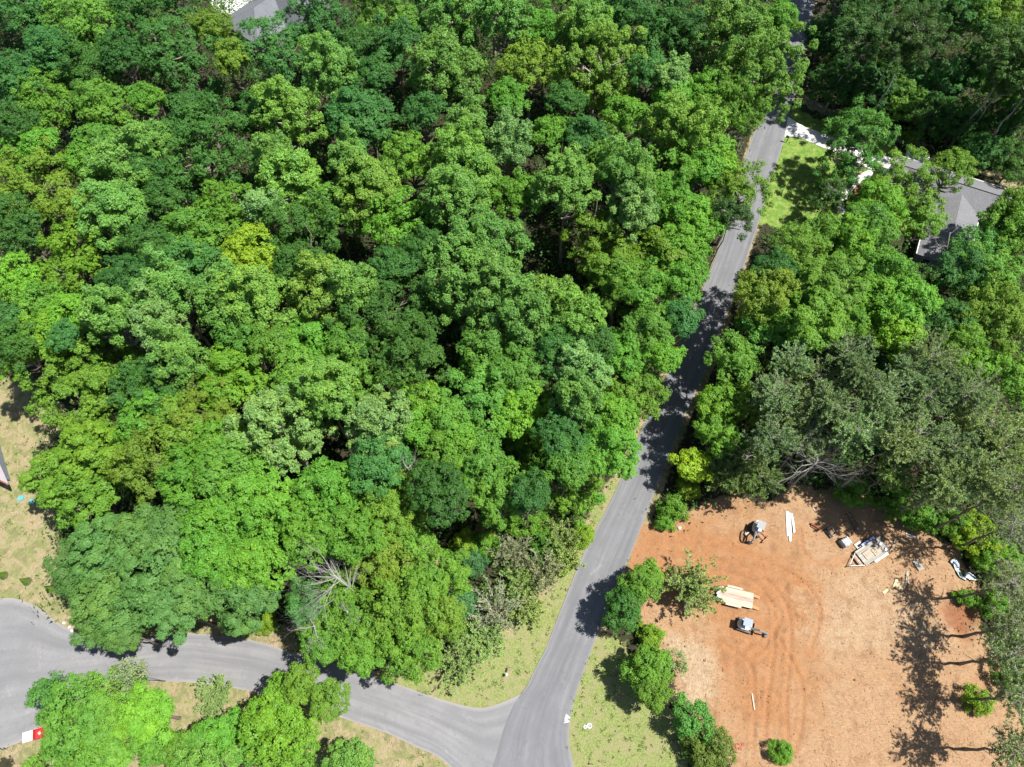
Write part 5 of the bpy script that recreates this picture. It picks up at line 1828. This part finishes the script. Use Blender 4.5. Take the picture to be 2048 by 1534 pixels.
flat('panel', (1830, 1121), (1843, 1140), .85, M_greyplank, 'weathered grey panel in the pine shade below the boards', 'panel', th=.1)
flat('board', (1814, 1140), (1811, 1171), .14, M_greyplank, 'thin grey board standing right of the plywood sheet, left one', 'board', 'thin boards beside the plywood')
flat('board', (1815, 1140), (1816, 1168), .12, M_plank, 'thin pale board right of the plywood sheet, right one', 'board', 'thin boards beside the plywood')
flat('board', (1504, 1387), (1509, 1420), .16, M_plank, 'lone pale plank on the clay in the lower left of the lot', 'board')
flat('board', (1626, 1016), (1634, 1027), .12, M_plank, 'thin stick of pale wood above the rust red timber', 'board')

# --- sheeting strip and tray at the wood edge
sp = catmull([at(*p) for p in [(1905, 1130), (1910, 1124), (1911, 1134), (1914, 1142), (1919, 1150), (1925, 1156), (1932, 1161)]], 26)
o0 = Vector((*sp[0], 0))
root = empty('plastic_strip', o0, 0, 'curled strip of grey plastic sheeting with a flared end at the wood edge', 'plastic sheet')
wd_ = np.interp(np.linspace(0, 1, 26), [0, .25, .5, .75, 1], [.75, .62, .32, .34, .08])
dd = np.gradient(sp, axis=0); dd /= np.linalg.norm(dd, axis=1)[:, None]
nn_ = np.c_[-dd[:, 1], dd[:, 0]]
mb = MB(); vs = []; fs = []
for i in range(26):
    for j in range(5):
        u = j / 4 - .5
        z_ = .12 + .9 * u * u * wd_[i] + .06 * math.sin(i * .9)
        vs.append((sp[i][0] - o0.x + nn_[i][0] * u * wd_[i] * 1.5, sp[i][1] - o0.y + nn_[i][1] * u * wd_[i] * 1.5, z_))
for i in range(25):
    for j in range(4):
        fs.append((i * 5 + j, i * 5 + j + 1, (i + 1) * 5 + j + 1, (i + 1) * 5 + j))
mb.add(vs, fs); o = mb.build('sheet', M_plastic, root, smooth=True)
so_ = o.modifiers.new('t', 'SOLIDIFY'); so_.thickness = .02
MB().tube([(.1, .25, .2), (.45, .2, .3), (.5, -.25, .25)], [.2, .22, .12], 8).build('flared_end', M_plastic, root, smooth=True)
ty = put('tray', 1939, 1154, (1948, 1158), 'shallow grey tray with pointed end lying right of the plastic strip', 'tray')
mb = MB()
outl = [(-.75, -.35), (-.2, -.5), (.4, -.36), (1.0, 0), (.4, .33), (-.2, .48), (-.75, .4)]
inn = [(x * .78 - .02, y * .74) for x, y in outl]
n = len(outl)
mb.add([(x * .8, y * .8, 0) for x, y in outl] + [(x, y, .3) for x, y in outl] + [(x, y, .3) for x, y in inn] + [(x * .85, y * .85, .08) for x, y in inn],
       [(i, (i + 1) % n, n + (i + 1) % n, n + i) for i in range(n)] + [(n + i, n + (i + 1) % n, 2 * n + (i + 1) % n, 2 * n + i) for i in range(n)] +
       [(2 * n + i, 2 * n + (i + 1) % n, 3 * n + (i + 1) % n, 3 * n + i) for i in range(n)] + [tuple(range(3 * n, 4 * n)), tuple(range(n - 1, -1, -1))])
mb.build('pan', M_plastic, ty)
MB().tube([(-.7, 0, .28), (-.9, 0, .34)], .05, 6).build('handle', M_steel, ty)

# --- bricks at the bottom of the lot
r = np.random.default_rng(12)
bm_ = MB().box((0, 0, .045), (.30, .16, .09))
me_b = None
for i in range(9):
    px = 1468 + (i % 5) * 5.2 + r.uniform(-1.2, 1.2); py = 1490 + (i // 5) * 6.5 + r.uniform(-1.5, 1.5)
    p = at(px, py)
    o = bm_.build('brick', M_brick) if i == 0 else bpy.data.objects.new('brick', me_b)
    if i == 0: me_b = o.data
    else: COL.objects.link(o)
    o.location = (p.x, p.y, -.02); o.rotation_euler = (0, 0, r.uniform(0, 3.1))
    tag(o, 'loose red brick in the small scatter at the bottom of the clay lot', 'brick', 'scattered red bricks')

# --- small stones
def stone(px, py, s, label, mat=None, grp=None):
    p = at(px, py)
    r = np.random.default_rng(int(px))
    n = 7
    lay = []
    for z, k in ((-.1, .8), (.25, 1.0), (.55, .55)):
        lay += [(math.cos(2 * math.pi * i / n) * k * r.uniform(.8, 1.15) * s, math.sin(2 * math.pi * i / n) * k * r.uniform(.7, 1.0) * s, z * s) for i in range(n)]
    fs = [(a * n + i, a * n + (i + 1) % n, (a + 1) * n + (i + 1) % n, (a + 1) * n + i) for a in range(2) for i in range(n)] + [tuple(range(2 * n, 3 * n))]
    o = MB().add(lay, fs).build('stone', mat or M_stone)
    o.location = (p.x, p.y, 0)
    return tag(o, label, 'stone', grp)
stone(1371, 1293, .16, 'dark stone on the straw ground left of the clay, upper one', M_dark, 'dark stones in the lot')
stone(1409, 1321, .2, 'rusty stone on the straw ground left of the clay, lower one', M_rust, 'dark stones in the lot')
stone(1710, 1360, .18, 'dark stone in the middle of the lower clay', M_rust, 'dark stones in the lot')
stone(1359, 1056, .35, 'grey rock beside the shrub at the clay entrance')
for i, (px, py, lab) in enumerate([(128, 1246, 'upper'), (139, 1254, 'middle'), (144, 1261, 'lower')]):
    stone(px, py, .22, lab + ' pale rock of three along the asphalt bulb edge', M_conc, 'pale rocks on the asphalt bulb edge')

# --- verge furniture
for px, py, R_, lab in ((1170.3, 1453.5, .21, 'smaller white rimmed round cover in the grass by the painted letters'), (1178.7, 1451.5, .30, 'larger white rimmed round cover in the grass by the painted letters')):
    p = at(px, py)
    c_ = empty('utility_cover', (p.x, p.y, 0), 0, lab, 'cover', 'round utility covers')
    MB().cyl((0, 0, -.06), R_ * .72, .10, 20).build('lid', M_grey, c_)
    mb = MB(); n = 24
    for k in range(n):
        a0, a1 = 2 * math.pi * k / n, 2 * math.pi * (k + 1) / n
        vs = []
        for a in (a0, a1):
            for rr, z in ((R_ * .7, -.05), (R_ * .7, .12), (R_, .12), (R_, -.05)):
                vs.append((rr * math.cos(a), rr * math.sin(a), z))
        mb.add(vs, [(0, 1, 5, 4), (1, 2, 6, 5), (2, 3, 7, 6)])
    mb.build('rim', M_white, c_)
p = at(1013, 1350)
mk_ = empty('marker_post', (p.x, p.y, 0), .4, 'short white capped marker post on the grass triangle', 'post')
MB().cyl((0, 0, -.05), .12, .75, 10).build('post', M_white, mk_)
MB().cyl((0, 0, .70), .19, .16, 12, r2=.1).build('cap', M_white, mk_)
MB().box((.28, .5, .14), (.14, .5, .28), -.6).build('box', M_black, mk_, bevel=.02)
p = at(1184, 1528)
mk2 = empty('stake', (p.x, p.y, 0), .4, 'thin dark stake in the grass at the bottom edge right of the road', 'post')
MB().cyl((0, 0, -.05), .04, .9, 6).build('post', M_black, mk2)
MB().box((0, 0, .86), (.16, .05, .12)).build('flag', M_black, mk2)
# mailbox
mbx = put('mailbox', 1573, 284, (1566, 282), 'black mailbox on a post beside the concrete driveway', 'mailbox')
MB().box((0, 0, .55), (.12, .12, 1.15)).build('post', M_black, mbx)
MB().box((.15, 0, 1.02), (.75, .1, .1)).build('arm', M_black, mbx)
o = MB().prism_xz([(-.05, 1.08), (.5, 1.08), (.5, 1.32), (.44, 1.40), (.01, 1.40), (-.05, 1.32)], -.13, .13).build('box', M_black, mbx, bevel=.02)
MB().box((.2, -.15, 1.32), (.05, .02, .16)).build('flag', M_red, mbx)
MB().box((-.55, .0, .1), (.1, .1, .2)).build('newspaper_tube', M_black, mbx)

# teal septic lids
for px, py, lab in ((41.5, 996.5, 'left teal round tank lid set in the dry lawn'), (64.5, 1003, 'right teal round tank lid set in the dry lawn, under the olive crown')):
    p = at(px, py)
    l_ = empty('tank_lid', (p.x, p.y, 0), .3, lab, 'tank lid', 'teal tank lids')
    MB().cyl((0, 0, -.08), .42, .18, 24, r2=.40).build('lid', M_teal, l_, bevel=.01)
    mb = MB()
    for k in range(8):
        a = k * math.pi / 4
        mb.box((math.cos(a) * .2, math.sin(a) * .2, .11), (.3, .035, .025), a)
    mb.build('rib', M_teal, l_)

# red box with white lid
rb = put('storage_box', 75, 1469, (85, 1466), 'red open box with a white lid board beside the asphalt bulb', 'box')
for y, x, w, d_ in ((.52, .3, 1.0, .06), (-.52, .3, 1.0, .06)):
    MB().box((x, y, .3), (w, d_, .6)).build('side', M_red, rb)
for x in (-.18, .78):
    MB().box((x, 0, .3), (.06, .98, .6)).build('side', M_red, rb)
MB().box((.3, 0, .08), (.9, .98, .06)).build('floor', M_red, rb)
MB().box((.35, .05, .2), (.3, .35, .16), .5).build('contents', M_plank, rb, bevel=.03)
MB().box((-.80, 0, .60), (1.2, 1.15, .05), ry=-.07).build('lid', M_white, rb, bevel=.01)
MB().box((-1.2, 0, .28), (.06, .9, .56)).build('prop', M_white, rb)

# fallen pale branches in the lower wood
for i, (a, b, lab) in enumerate([((812, 1143), (832, 1120), 'fallen pale log beside the bare soil patch, thick one'),
                                 ((795, 1132), (808, 1160), 'fallen pale branch crossing below the thick log'),
                                 ((838, 1048), (870, 1044), 'fallen grey branch in shade above the soil patch'),
                                 ((966, 1060), (985, 1030), 'pinkish stick on the brush pile leaning right'),
                                 ((955, 1085), (968, 1042), 'longest pinkish stick of the brush pile')]):
    A_ = at(*a, .5); B_ = at(*b, .7); d_ = B_ - A_
    root = empty('fallen_branch', (A_.x, A_.y, 0), 0, lab, 'branch', 'fallen branches in the lower wood')
    mb = MB().tube([Vector((0, 0, .4)), d_ * .5 + Vector((.1, .1, .6)), d_ + Vector((0, 0, .5))], [.13, .10, .06], 6)
    mb.build('stem', M_dead if i < 3 else M_plank2, root)
    r_ = np.random.default_rng(40 + i)
    mb = MB()
    for k in range(4):
        limb_tree(mb, d_ * r_.uniform(.4, 1) + Vector((0, 0, .5)), (d_.x + r_.normal(0, 1.2), d_.y + r_.normal(0, 1.2), r_.uniform(0, 1)), 1.1, .045, 1, r_, .7, 4)
    mb.build('twig', M_dead if i < 3 else M_plank2, root)
